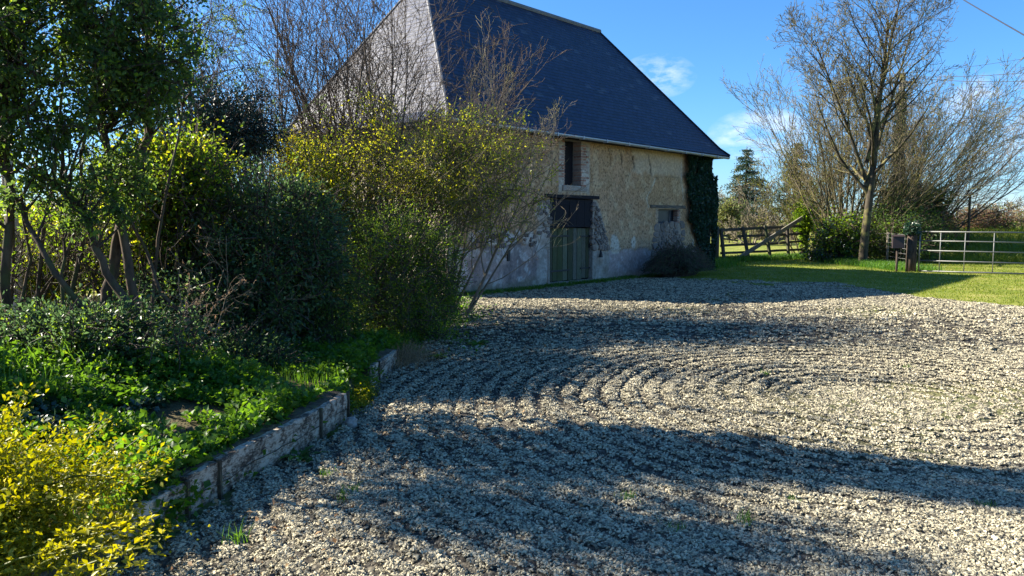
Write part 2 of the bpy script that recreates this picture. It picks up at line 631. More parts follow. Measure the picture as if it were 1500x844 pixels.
def grass_amt(x, y):
    """1 where turf, 0 where gravel"""
    n = fbm(x * 1.6, y * 1.6, None, 21, 5) - .5
    # lawn by the barn end and the gates: everything behind this line
    yb = np.interp(x, [-2, 3.4, 4.6, 6.0, 8.0, 10.0, 12.0, 14.0], [60, 60, 19.8, 19.2, 19.0, 18.6, 17.6, 16.4])
    g = sstep(-.9, .6, (y - yb) + n * 3.5)
    # sunlit lawn on the right
    yr = np.interp(x, [7.6, 8.4, 9.3, 11.0, 14.0], [40, 15.9, 14.0, 12.9, 11.6])
    g = np.maximum(g, sstep(-.25, .25, (y - yr) + n * .9) * sstep(7.6, 8.4, x))
    # left of the gravel
    d = edge_x(y) - x
    g = np.maximum(g, sstep(-.12, .12, d + n * .5) * (y < 40))
    g = np.maximum(g, sstep(15, 16.5, y) * sstep(-1.6, -2.2, x))
    # strip at the foot of the barn wall
    s = (x + 1.33) * .664 + (y - 15.84) * .7476
    t = (x + 1.33) * .7476 - (y - 15.84) * .664
    g = np.maximum(g, sstep(.45, .15, t + n * .8) * (s > -.5) * (s < 12.2) * (t > -.2) * .8)
    g = np.maximum(g, sstep(36, 40, y))
    g = np.maximum(g, sstep(20, 24, x))
    # thin moss in the open gravel
    mo = fbm(x * .45 + 9, y * .45, None, 31, 4)
    g = np.maximum(g, sstep(.56, .68, mo) * .28 * sstep(1.0, 3.5, x))
    return np.clip(g, 0, 1)


xs = np.concatenate([[-900, -400, -200, -120, -70, -45, -30, -20], np.arange(-15, -4, .5), np.arange(-4, 11, .06), np.arange(11, 32, .25), np.arange(33, 60, 2), [70, 90, 130, 200, 400, 900]])
ys = np.concatenate([[-60, -30, -15, -8, -4, -2], np.arange(-1, 1.6, .3), np.arange(1.6, 13, .055), np.arange(13, 24, .14), np.arange(24, 44, .4), [46, 50, 55, 60, 70, 85, 110, 150, 220, 350, 600, 1200, 2500]])
GX, GY = np.meshgrid(xs, ys)
GZ = gz(GX, GY)
nx, ny = len(xs), len(ys)
idx = np.arange(nx * ny).reshape(ny, nx)
fc = np.stack([idx[:-1, :-1].ravel(), idx[:-1, 1:].ravel(), idx[1:, 1:].ravel(), idx[1:, :-1].ravel()], 1)
m = NT('ground_gravel_turf')
co = m.coord('Object')
gr = m.attr('grass')
vc = m.voro(co, 42, 'F1', 'Color')
vd = m.voro(co, 42, 'F1', 'Distance')
sepc = m.n('ShaderNodeSeparateColor')
m.set(sepc.inputs[0], vc)
grav = m.ramp(sepc.outputs[0], [(0, (.05, .045, .038)), (.5, (.10, .09, .072)), (1, (.18, .165, .13))])
grav = m.mix(m.ramp(vd, [(.3, 0), (.75, .8)]), grav, (.03, .028, .024))
gn = m.noise(co, 1.1, 5, .6)
gf = m.noise(m.mapping(co, (1, 1, 1)), 26, 4, .7)
gcol = m.ramp(gn, [(.3, (.09, .14, .022)), (.5, (.18, .205, .035)), (.7, (.32, .29, .10))])
gcol = m.mix(.5, gcol, m.ramp(gf, [(.3, .5), (.7, 1.5)]), 'MULTIPLY')
soil = m.attr('soil')
gcol = m.mix(soil, gcol, m.mix(gf, (.035, .026, .017), (.10, .078, .05)))
M['ground'] = m.done(m.mix(gr, grav, gcol), .95, m.bump(m.math('ADD', m.math('MULTIPLY', vd, -.8), gf), .8, .02), spec=.15)
d_ = edge_x(GY) - GX
soil = sstep(-.1, .1, d_) * (GY < 13) * (GY > -10) * .9
ground = np_mesh('ground', np.stack([GX, GY, GZ], -1).reshape(-1, 3), [fc], M['ground'], attrs={'grass': grass_amt(GX, GY).ravel(), 'soil': soil.ravel()}, smooth=True)
tag(ground, kind='structure')

# ------------------------------------------------------------------ loose gravel: stones instanced on points
rng = np.random.default_rng(5)


def frustum_pts(n, y0, y1, pad=1.15):
    y = np.sqrt(rng.uniform(y0 * y0, y1 * y1, n))
    x = rng.uniform(-.70, .70, n) * pad * y
    return x, y


P = []
for n, y0, y1, smin, smax, pad in ((46000, 1.5, 4.6, .019, .033, 1.8), (68000, 4.3, 9.5, .023, .037, 1.4), (56000, 9.0, 21.0, .040, .062, 1.25)):
    x, y = frustum_pts(n, y0, y1, pad)
    ga = grass_amt(x, y)
    d = edge_x(y) - x
    s_ = (x + 1.33) * .664 + (y - 15.84) * .7476
    t_ = (x + 1.33) * .7476 - (y - 15.84) * .664
    keep = (rng.random(n) > ga * 1.15) & (d < .0) & ~((s_ > 0) & (t_ < .05))
    x, y = x[keep], y[keep]
    s = smin + (smax - smin) * rng.random(len(x)) ** 1.5
    # finer, more trodden stuff in places
    s *= .72 + .5 * fbm(x * .9, y * .9, None, 47, 3)
    z = gz(x, y) + s * rng.uniform(-.05, .10, len(x))
    P.append(np.stack([x, y, z, s], 1))
P = np.concatenate(P)
rot = rng.uniform(0, 6.283, (len(P), 3)).astype(np.float32)
rot[:, 0] = rng.normal(0, .10, len(P))
rot[:, 1] = rng.normal(0, .10, len(P))
scl = P[:, 3:4] * rng.uniform(.85, 1.2, (len(P), 3))
me = bpy.data.meshes.new('gravel')
me.vertices.add(len(P))
me.vertices.foreach_set('co', P[:, :3].astype(np.float32).ravel())
for nm, dat in (('rot', rot), ('scl', scl.astype(np.float32))):
    a = me.attributes.new(nm, 'FLOAT_VECTOR', 'POINT')
    a.data.foreach_set('vector', dat.ravel())
tone = np.clip(rng.normal(.5, .22, len(P)) + (fbm(P[:, 0] * .5, P[:, 1] * .5, None, 44, 3) - .5) * .35, 0, 1)
a = me.attributes.new('tone', 'FLOAT', 'POINT')
a.data.foreach_set('value', tone.astype(np.float32))
me.update()
gravel = bpy.data.objects.new('gravel', me)
COL.objects.link(gravel)
tag(gravel, 'loose grey and buff stone chippings raked in curved furrows over the yard', 'gravel', kind='stuff')

m = NT('gravel_stone')
isl = m.n('ShaderNodeNewGeometry').outputs['Random Per Island']
tn = m.math('ADD', m.math('MULTIPLY', m.attr('tone', 'Fac', 'INSTANCER'), .45), m.math('MULTIPLY', isl, .58), clamp=True)
col = m.ramp(tn, [(0, (.024, .022, .018)), (.28, (.085, .079, .060)), (.5, (.235, .213, .15)), (.75, (.41, .37, .255)), (1, (.62, .555, .39))])
nf = m.noise(m.coord('Object'), 2.5, 4, .6)
col = m.mix(.5, col, m.ramp(nf, [(.3, .65), (.7, 1.3)]), 'MULTIPLY')
M['gravel'] = m.done(col, .8, spec=.3)

ng = bpy.data.node_groups.new('scatter_stones', 'GeometryNodeTree')
ng.interface.new_socket('Geometry', in_out='INPUT', socket_type='NodeSocketGeometry')
ng.interface.new_socket('Geometry', in_out='OUTPUT', socket_type='NodeSocketGeometry')
gi = ng.nodes.new('NodeGroupInput')
go = ng.nodes.new('NodeGroupOutput')
join = ng.nodes.new('GeometryNodeGeometryToInstance')
def chips(k):
    """one angular chip: a roughened icosphere"""
    ico = ng.nodes.new('GeometryNodeMeshIcoSphere')
    ico.inputs['Radius'].default_value = 1.0
    ico.inputs['Subdivisions'].default_value = 1
    sp = ng.nodes.new('GeometryNodeSetPosition')
    rv = ng.nodes.new('FunctionNodeRandomValue')
    rv.data_type = 'FLOAT_VECTOR'
    rv.inputs[0].default_value = (-.42, -.42, -.42)
    rv.inputs[1].default_value = (.42, .42, .42)
    rv.inputs['Seed'].default_value = k * 13 + 1
    ng.links.new(ico.outputs[0], sp.inputs['Geometry'])
    ng.links.new(rv.outputs[0], sp.inputs['Offset'])
    return sp.outputs[0]


chip_join = ng.nodes.new('GeometryNodeGeometryToInstance')
for k in range(6):
    ng.links.new(chips(k), chip_join.inputs[0])


def rnd_vec(lo, hi, seed):
    rv = ng.nodes.new('FunctionNodeRandomValue')
    rv.data_type = 'FLOAT_VECTOR'
    rv.inputs[0].default_value = lo
    rv.inputs[1].default_value = hi
    rv.inputs['Seed'].default_value = seed
    return rv.outputs[0]


for k in range(14):
    disc = ng.nodes.new('GeometryNodeMeshCircle')
    disc.fill_type = 'NGON'
    disc.inputs['Radius'].default_value = 1.0
    dp = ng.nodes.new('GeometryNodeDistributePointsOnFaces')
    dp.inputs['Density'].default_value = 3.0
    dp.inputs['Seed'].default_value = k * 7 + 3
    ng.links.new(disc.outputs[0], dp.inputs['Mesh'])
    ip = ng.nodes.new('GeometryNodeInstanceOnPoints')
    ip.inputs['Pick Instance'].default_value = True
    ng.links.new(dp.outputs[0], ip.inputs['Points'])
    ng.links.new(chip_join.outputs[0], ip.inputs['Instance'])
    ng.links.new(rnd_vec((-.7, -.7, 0), (.7, .7, 6.283), k * 3 + 100), ip.inputs['Rotation'])
    ng.links.new(rnd_vec((.16, .14, .09), (.48, .36, .26), k * 3 + 101), ip.inputs['Scale'])
    rz = ng.nodes.new('GeometryNodeRealizeInstances')
    ng.links.new(ip.outputs[0], rz.inputs[0])
    sm = ng.nodes.new('GeometryNodeSetMaterial')
    sm.inputs['Material'].default_value = M['gravel']
    ng.links.new(rz.outputs[0], sm.inputs[0])
    ng.links.new(sm.outputs[0], join.inputs[0])
iop = ng.nodes.new('GeometryNodeInstanceOnPoints')
ng.links.new(gi.outputs[0], iop.inputs['Points'])
ng.links.new(join.outputs[0], iop.inputs['Instance'])
iop.inputs['Pick Instance'].default_value = True
for nm, sock in (('rot', 'Rotation'), ('scl', 'Scale')):
    na = ng.nodes.new('GeometryNodeInputNamedAttribute')
    na.data_type = 'FLOAT_VECTOR'
    na.inputs['Name'].default_value = nm
    ng.links.new(na.outputs[0], iop.inputs[sock])
ng.links.new(iop.outputs[0], go.inputs[0])
gm = gravel.modifiers.new('scatter', 'NODES')
gm.node_group = ng
me.materials.append(M['gravel'])

# ------------------------------------------------------------------ the barn
BA = Vector((-1.33, 15.84, 0))
TH = R(41.617)
BL, BW, EH, RH = 11.7, 5.58, 3.63, 7.54
barn = empty('barn', BA, math.pi / 2 - TH)      # local x along the front wall, local y into the barn, z up
tag(barn, 'old cob and brick barn with steep hipped blue slate roof and stone plinth', 'barn')

WIN = (3.94, 2.45, 4.62, 3.56)
DOOR = (3.38, 0.06, 5.16, 2.14)
SW = (8.40, 1.49, 9.62, 1.91)
xc = np.unique(np.round(np.concatenate([np.arange(0, BL, .04), [BL], [WIN[0], WIN[2], DOOR[0], DOOR[2], SW[0], SW[2]]]), 4))
zc = np.unique(np.round(np.concatenate([np.arange(-.3, EH, .04), [EH], [WIN[1], WIN[3], DOOR[1], DOOR[3], SW[1], SW[3]]]), 4))
X, Z = np.meshgrid(xc, zc)
n1 = fbm(X * 1.2, Z * 1.2, None, 51, 5)
n2 = fbm(X * 4, Z * 4, None, 52, 5)
n3 = fbm(X * .55, Z * .55, None, 53, 4)
n4 = fbm(X * 12, Z * 12, None, 54, 3)
disp = (n1 - .5) * .07 + (n2 - .5) * .03
zline = np.interp(X, [0, 1, 3.2, 3.4, 5.2, 7.2, 8.2, 9.9, 10.1, 11.7], [1.06, .98, 1.05, .85, .82, .80, .8, .8, .78, .74]) + (n2 - .5) * .22
pl = sstep(.02, -.02, Z - zline)
disp = disp * (1 - .6 * pl) - pl * .035
edge = np.zeros_like(X)
for (a, b, c, d) in (WIN, DOOR, SW):
    dd = np.maximum(np.maximum(a - X, X - c), np.maximum(b - Z, Z - d))
    edge = np.maximum(edge, sstep(.08, 0.0, dd))
disp = disp * (1 - edge)
# colours
C = np.zeros(X.shape + (3,))


def lay(mask, c):
    global C
    c = np.array(c) if not isinstance(c, np.ndarray) else c
    C = C * (1 - mask[..., None]) + c * mask[..., None]


cob = np.ones_like(X)
ochre = np.array([.50, .31, .18]) * (1 - n1[..., None] * .0) + (n3[..., None] - .5) * np.array([.16, .13, .10])
lay(np.ones_like(X), ochre)
lay(sstep(.50, .62, n1) * .45, (.46, .30, .16))
lay(sstep(.52, .66, n2) * .4, (.68, .52, .33))
lay(sstep(.50, .62, n4) * .35, (.34, .22, .12))
# smoother pale daub high up towards the far end
up = sstep(6.9, 7.2, X + (n2 - .5) * .5) * sstep(2.85, 2.95, Z + (n2 - .5) * .3) * sstep(9.9, 9.7, X)
lay(up * .55, (.56, .45, .33))
cob *= 1 - up * .75
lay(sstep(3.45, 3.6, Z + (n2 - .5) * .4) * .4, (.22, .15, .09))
lay(sstep(.6, .0, X) * .3, (.50, .44, .34))
# reddish stain low on the cob, left
lay(sstep(1.5, 1.15, Z + (n2 - .5) * .5) * sstep(3.4, 3.0, X) * .7, (.28, .17, .10))
lay(sstep(1.25, .95, Z + (n2 - .5) * .5) * sstep(5.0, 5.6, X) * .5, (.40, .29, .19))
# patches of surviving white limewash above the plinth on the left
wl = sstep(.5, .56, fbm(X * 3.1, Z * 3.4, None, 61, 4)) * sstep(.95, 1.05, Z) * sstep(1.42, 1.3, Z) * sstep(3.0, 2.7, X) * sstep(.5, .8, X)
lay(wl * .85, (.56, .52, .47))
cob *= 1 - wl
# plinth render: pinkish grey, paler at the top
pinkc = np.array([.33, .255, .23]) + (n1[..., None] - .5) * np.array([.20, .19, .19]) + (n3[..., None] - .5) * .14
lay(pl, pinkc)
lay(pl * sstep(.62, .85, Z + (n1 - .5) * .35) * .5, (.44, .40, .36))
strk = fbm(X * 7, Z * .6, None, 71, 4)
lay(pl * sstep(.5, .66, strk) * .5, (.16, .14, .14))
lay(pl * sstep(.60, .68, fbm(X * 2.1, Z * 2.1, None, 72, 5)) * .5, (.13, .11, .11))
lay(pl * sstep(.63, .67, fbm(X * 9, Z * 9, None, 73, 3)) * .6, (.60, .57, .54))
lay(pl * sstep(.28, .05, Z + (n2 - .5) * .25) * .65, (.17, .16, .10))
lay(pl * sstep(5.1, 5.3, X) * .45, (.42, .33, .30))
cob *= 1 - pl
# render round the door jambs
jl = sstep(2.85, 2.95, X + (n2 - .5) * .4) * (X < 3.5) * sstep(2.05, 1.95, Z + (n2 - .5) * .3)
lay(jl * .8, np.array([.42, .385, .34]) + (n2[..., None] - .5) * .3)
cob *= 1 - jl
# rough render beside the door that carries the rubble
rb_w = np.interp(Z, [.8, 1.2, 1.7, 2.1], [.80, .62, .38, .15]) + (n2 - .5) * .25
rb = sstep(.03, -.03, X - 5.16 - rb_w) * (X > 5.1) * sstep(2.2, 2.1, Z)
lay(rb, np.array([.33, .28, .23]) + (n2[..., None] - .5) * .3)
cob *= 1 - rb
# under the small window: mortar that carries the fieldstones
sp_ = sstep(.05, -.03, np.abs(X - 9.02 - .05 * np.sin(Z * 9)) - (.74 + (n2 - .5) * .3)) * sstep(1.46, 1.40, Z)
lay(sp_, np.array([.27, .225, .19]) + (n2[..., None] - .5) * .25)
cob *= 1 - sp_
swm = np.maximum(np.maximum(SW[0] - .12 - X, X - SW[2] - .06), np.maximum(SW[1] - .10 - Z, Z - SW[3] - .02))
lay(sstep(.03, -.01, swm + (n2 - .5) * .06) * .5, (.40, .33, .26))
# white scraps of old render
for (px_, pz_, rr) in ((6.15, .98, .17), (7.12, .98, .10), (6.3, .86, .13), (10.5, .92, .12)):
    q = np.hypot((X - px_), (Z - pz_) * .7) + (n2 - .5) * .25
    lay(sstep(rr + .02, rr - .03, q) * .85, (.58, .52, .43))
# brick surround background of the upper hatch
bm_ = np.maximum(np.maximum(WIN[0] - .22 - X, X - WIN[2] - .36), np.maximum(WIN[1] - .18 - Z, Z - 4)) + (n2 - .5) * .12
lay(sstep(.02, -.02, bm_), np.array([.46, .40, .33]) + (n2[..., None] - .5) * .3)
cob *= 1 - sstep(.02, -.02, bm_)
# vertical red brick strip at the far corner under the ivy
lay(sstep(11.3, 11.4, X + (n4 - .5) * .1) * (Z > .8) * .7, (.40, .24, .15))
# cracks


def crack(pts, w, colr, depth=.015):
    global C, disp
    best = np.full(X.shape, 9.0)
    jx = X + (n4 - .5) * .08 + (n2 - .5) * .12
    for (ax, az), (bx, bz) in zip(pts[:-1], pts[1:]):
        vx, vz = bx - ax, bz - az
        t = np.clip(((jx - ax) * vx + (Z - az) * vz) / (vx * vx + vz * vz), 0, 1)
        best = np.minimum(best, np.hypot(jx - ax - t * vx, Z - az - t * vz))
    k = sstep(w, w * .3, best)
    lay(k, colr)
    disp = disp - k * depth


crack([(5.85, 3.45), (5.95, 3.15), (5.9, 3.0)], .035, (.05, .035, .02), .05)
crack([(6.45, 3.4), (6.5, 3.1)], .03, (.06, .04, .025), .04)
crack([(7.0, 3.35), (7.12, 3.0)], .04, (.05, .035, .02), .05)
crack([(7.85, 3.4), (7.95, 3.1), (8.0, 2.85)], .035, (.07, .05, .03), .04)
crack([(8.2, 2.8), (7.95, 2.45), (7.75, 2.2), (7.9, 1.95)], .03, (.58, .50, .38), .004)
crack([(9.7, 3.4), (9.72, 2.8), (9.85, 2.2)], .03, (.55, .47, .37), .004)
crack([(8.1, 2.83), (9.6, 2.86)], .025, (.30, .22, .14), .01)
C = np.clip(C, .01, .8)
Y_ = -disp
nxw, nzw = len(xc), len(zc)
ii = np.arange(nxw * nzw).reshape(nzw, nxw)
cx = (xc[:-1] + xc[1:]) / 2
cz = (zc[:-1] + zc[1:]) / 2
CX, CZ = np.meshgrid(cx, cz)
solid = np.ones(CX.shape, bool)
for (a, b, c, d) in (WIN, DOOR, SW):
    solid &= ~((CX > a) & (CX < c) & (CZ > b) & (CZ < d))
q = np.stack([ii[:-1, :-1], ii[:-1, 1:], ii[1:, 1:], ii[1:, :-1]], -1)[solid]
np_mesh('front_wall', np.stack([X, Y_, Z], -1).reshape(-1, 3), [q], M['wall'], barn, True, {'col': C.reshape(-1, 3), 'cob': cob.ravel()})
# other three walls, and reveals round the openings
mb = MB()
mb.box((0, .02, -.3), (.4, BW, EH))
mb.box((BL - .4, .02, -.3), (BL, BW - .4, EH))
mb.box((.4, BW - .4, -.3), (BL, BW, EH))
o = mb.build('side_wall', M['side_wall'], barn)
for (a, b, c, d), dep in ((WIN, .42), (DOOR, .25), (SW, .35)):
    mb = MB()
    mb.box((a - .05, .0, b - .05), (a, dep, d + .05))
    mb.box((c, .0, b - .05), (c + .05, dep, d + .05))
    mb.box((a, .0, b - .05), (c, dep, b))
    mb.box((a, .0, d), (c, dep, d + .05))
    mb.build('reveal', M['mortar'], barn)

# roof : hipped, with a flatter sprocketed foot
OV = .40
s0, s1 = 1.88, BL - 1.88 - .0
s1 = 9.07 + .2
hw = BW / 2
k1z = EH + .30


def roof_loop(i):
    if i == 0:
        return [(-OV, -OV, EH), (BL + OV, -OV, EH), (BL + OV, BW + OV, EH), (-OV, BW + OV, EH)]
    return [(-.15, -.15, EH + .23), (BL + .15, -.15, EH + .23), (BL + .15, BW + .15, EH + .23), (-.15, BW + .15, EH + .23)]


V, F, UVs = [], [], []


def slope(pts, uax, base):
    n = len(V)
    vdir = None
    P0 = Vector(base)
    u = Vector(uax).normalized()
    nrm = (Vector(pts[1]) - Vector(pts[0])).cross(Vector(pts[2]) - Vector(pts[0])).normalized()
    v = nrm.cross(u)
    if v.z < 0: v = -v
    off = UVOFF[0]
    for p in pts:
        V.append(tuple(p))
        d = Vector(p) - P0
        UVs.append((d.dot(u) + 3, d.dot(v) + off))
    F.append(tuple(range(n, n + len(pts))))


L0, L1 = roof_loop(0), roof_loop(1)
R0, R1 = (s0, hw, RH), (s1, hw, RH)
sides_ = [((0, 1), (1, 0, 0)), ((1, 2), (0, 1, 0)), ((2, 3), (1, 0, 0)), ((3, 0), (0, 1, 0))]
UVOFF = [0]
for (i, j), ax in sides_:
    UVOFF[0] = 0
    slope([L0[i], L0[j], L1[j], L1[i]], ax, L0[i])
    UVOFF[0] = .5
tops = {0: [L1[0], L1[1], R1, R0], 1: [L1[1], L1[2], R1], 2: [L1[2], L1[3], R0, R1], 3: [L1[3], L1[0], R0]}
for k, ((i, j), ax) in enumerate(sides_):
    slope(tops[k], ax, L1[i])
me = bpy.data.meshes.new('roof')
me.from_pydata(V, [], F)
l = me.uv_layers.new(name='UVMap')
for lp in me.loops:
    l.data[lp.index].uv = UVs[lp.vertex_index]
me.materials.append(M['slate'])
roof = bpy.data.objects.new('roof', me)
COL.objects.link(roof)
roof.parent = barn
sol = roof.modifiers.new('thick', 'SOLIDIFY')
sol.thickness = .06
sol.offset = -1
# soffit board closing the eaves
mb = MB()
mb.box((-OV + .03, -OV + .03, EH - .075), (BL + OV - .03, -.07, EH - .045))
mb.box((BL + .02, -.07, EH - .075), (BL + OV - .03, BW + .0, EH - .045))
mb.box((-OV + .03, -.07, EH - .075), (-.02, BW + .0, EH - .045))
mb.build('eaves_board', M['dark_wood'], barn)
# ridge and hip cappings
mb = MB()
mb.tube([Vector(R0) + Vector((-.05, 0, .0)), Vector(R1) + Vector((.05, 0, .0))], .075, 8)
mb.build('ridge_cap', M['ridge'], barn)
for a, b in ((L1[0], R0), (L1[1], R1), (L1[2], R1), (L1[3], R0)):
    mb = MB()
    a0 = {0: L0[0], 1: L0[1], 2: L0[2], 3: L0[3]}[[L1[0], L1[1], L1[2], L1[3]].index(a)]
    mb.tube([Vector(a0) + Vector((0, 0, .02)), Vector(a) + Vector((0, 0, .01)), Vector(b)], [.03, .035, .035], 6)
    mb.build('hip_cap', M['ridge'] if a in (L1[0], L1[3]) else M['slate'], barn)
# half-round zinc gutter along the front eaves
mb = MB()
gx0, gx1 = -OV, BL + OV - .25
seg = 30
for k in range(seg + 1):
    x = gx0 + (gx1 - gx0) * k / seg
    zb = EH - .02 - .04 * k / seg
    for a in range(7):
        t = math.pi + math.pi * a / 6
        mb.v.append((x, -OV - .065 + .06 * math.cos(t), zb + .06 * math.sin(t)))
    for a in range(7):
        t = math.pi + math.pi * (6 - a) / 6
        mb.v.append((x, -OV - .065 + .053 * math.cos(t), zb + .053 * math.sin(t) + .004))
for k in range(seg):
    for a in range(14):
        b = (a + 1) % 14
        mb.f.append((k * 14 + a, k * 14 + b, (k + 1) * 14 + b, (k + 1) * 14 + a))
gut = mb.build('gutter', M['zinc'], barn, True)
for k in range(12):
    mb = MB()
    x = gx0 + .4 + k * 1.0
    zb = EH - .02 - .04 * (x - gx0) / (gx1 - gx0)
    mb.box((x, -OV - .13, zb - .07), (x + .03, -OV + .0, zb - .055))
    mb.box((x, -OV - .135, zb - .07), (x + .03, -OV - .128, zb + .012))
    mb.build('bracket', M['zinc'], gut)

# lower stable door of vertical boards
rr = random.Random(3)
door = empty('lower_door', (0, 0, 0))
door.parent = barn
mb = MB()
x = DOOR[0] + .02
widths = [.21, .19, .23, .20, .22, .17, .21, .19, .14]
k = (DOOR[2] - DOOR[0] - .04) / sum(widths)
for w in widths:
    w *= k
    y = .10 + rr.uniform(-.006, .006)
    mb.box((x + .010, y, DOOR[1] + .02 + rr.uniform(-.015, .02)), (x + w - .010, y + .03, 1.385 + rr.uniform(-.01, .012)), .002, rnd=rr)
    x += w
mb.build('door_boards', M['door_wood'], door, bevel=.003)
mb = MB()
mb.box((DOOR[0], .145, DOOR[1]), (DOOR[2], .17, 1.38))
mb.build('backing', M['black'], door)
for z in (.34, 1.20):
    mb = MB()
    mb.box((DOOR[0] - .04, .075, z - .025), (DOOR[0] + .90, .092, z + .02), .002)
    mb.build('strap_hinge', M['iron'], door)
for z in (.36, 1.18):
    mb = MB()
    mb.box((DOOR[2] - .42, .075, z - .022), (DOOR[2] + .03, .092, z + .018), .002)
    mb.build('strap_hinge', M['iron'], door)
mb = MB()
mb.tube([(DOOR[2] - .02, .06, .93), (DOOR[2] - .02, .03, .93), (DOOR[2] + .06, .03, .93)], .014, 6)
mb.box((DOOR[2] - .08, .08, .88), (DOOR[2] + .02, .093, .98))
mb.build('latch', M['iron'], door)
# upper dark door
udoor = empty('upper_door', (0, 0, 0))
udoor.parent = barn
mb = MB()
x = DOOR[0] + .0
for w in (.40, .42, .30, .33, .33):
    y = .03 + rr.uniform(-.004, .004)
    mb.box((x + .003, y, 1.41), (x + w - .003, y + .03, DOOR[3] - .03), .001, rnd=rr)
    x += w
mb.build('door_boards', M['dark_wood'], udoor, bevel=.003)
for z in (1.52, 1.98):
    mb = MB()
    mb.box((DOOR[0] - .03, .012, z - .02), (DOOR[0] + .90, .024, z + .018), .002)
    mb.build('strap_hinge', M['hatch_wood'], udoor)
mb = MB()
mb.box((DOOR[0] + .80, .014, 1.50), (DOOR[0] + .84, .024, 2.02), .002)
mb.build('batten', M['hatch_wood'], udoor)
mb = MB()
mb.box((DOOR[0] - .22, -.045, 2.125), (DOOR[2] + .22, .12, 2.215), .008)
mb.build('lintel', M['dark_wood'], barn, bevel=.006)
# rough threshold stone below the door
mb = MB()
mb.box((DOOR[0] - .02, -.06, -.1), (DOOR[0] + .62, .28, .065), .02, rnd=rr)
mb.box((DOOR[0] + .64, -.04, -.1), (DOOR[2] + .02, .28, .05), .015, rnd=rr)
mb.build('threshold', M['mortar'], barn, bevel=.015)
# hanging iron bell-shaped hook beside the door
mb = MB()
mb.tube([(5.46, -.03, .80), (5.46, -.05, .74), (5.46, -.05, .62)], [.012, .035, .055], 8)
mb.build('iron_hook', M['iron'], barn)
mb = MB()
mb.box((1.86, -.01, .66), (1.93, .05, .92), .004)
mb.build('iron_hook', M['iron'], barn)

# loading hatch in the upper wall with brick jambs
mb = MB()
x = WIN[0]
for w in (.23, .23, .22):
    mb.box((x + .003, .26, WIN[1]), (x + w - .003, .29, WIN[3] + .02), .001)
    x += w
mb.build('hatch', M['hatch_wood'], barn)
jam = {-1: MB(), 1: MB()}
row = 0
z = WIN[1] - .02
while z < EH - .04:
    for side in (-1, 1):
        mb = jam[side]
        ww = (.22 if row % 2 else .11) if side < 0 else (.34 if row % 2 else .24)
        ww += rr.uniform(-.02, .02)
        if side < 0:
            mb.box((WIN[0] - ww, -.012 + rr.uniform(-.008, .008), z + .006), (WIN[0] + .004, .20, z + .052), .004, rnd=rr)
        else:
            xx = WIN[2] - .004
            while xx < WIN[2] + ww - .05:
                bw = min(rr.choice((.11, .22)), WIN[2] + ww - xx)
                mb.box((xx, -.012 + rr.uniform(-.008, .008), z + .006), (xx + bw - .012, .24, z + .052), .004, rnd=rr)
                xx += bw
    z += .066
    row += 1
for mb in jam.values():
    mb.build('brick_jamb', M['brick'], barn, bevel=.004)
mb = MB()
mb.box((WIN[0] - .10, -.05, WIN[1] - .13), (WIN[2] + .22, .2, WIN[1] - .01), .012, rnd=rr)
mb.build('sill', M['mortar'], barn, bevel=.012)
mb = MB()
mb.box((WIN[0] - .2, -.02, EH - .06), (WIN[2] + .35, .3, EH - .0))
mb.build('lintel', M['dark_wood'], barn)

# small window
win = empty('small_window', (0, 0, 0))
win.parent = barn
mb = MB()
a, b, c, d = SW
mb.box((a, .16, b), (a + .05, .20, d))
mb.box((c - .05, .16, b), (c, .20, d))
mb.box((a + .05, .16, b), (c - .05, .20, b + .045))
mb.box((a + .05, .16, d - .045), (c - .05, .20, d))
mb.box((a + .92, .155, b + .045), (a + .96, .195, d - .045))
mb.build('frame', M['win_frame'], win)
mb = MB()
mb.box((a + .05, .175, b + .045), (c - .05, .185, d - .045))
mb.build('pane', M['glass'], win)
mb = MB()
for k in range(6):
    mb.box((c - .10 + rr.uniform(-.01, .01), .0, b + .02 + k * .066), (c + .05, .15, b + .07 + k * .066), .005, rnd=rr)
mb.build('brick_jamb', M['brick'], barn, bevel=.004)
mb = MB()
mb.box((7.94, -.03, SW[3] + .02), (9.98, .1, SW[3] + .12), .012, rnd=rr)
mb.build('lintel', M['lintel_wood'], barn, bevel=.01)


def clip_poly(poly, nx_, nz_, c_):
    out = []
    for i in range(len(poly)):
        a, b = poly[i], poly[(i + 1) % len(poly)]
        da, db = a[0] * nx_ + a[1] * nz_ - c_, b[0] * nx_ + b[1] * nz_ - c_
        if da <= 0:
            out.append(a)
        if (da < 0) != (db < 0) and da != db:
            t = da / (da - db)
            out.append((a[0] + (b[0] - a[0]) * t, a[1] + (b[1] - a[1]) * t))
    return out


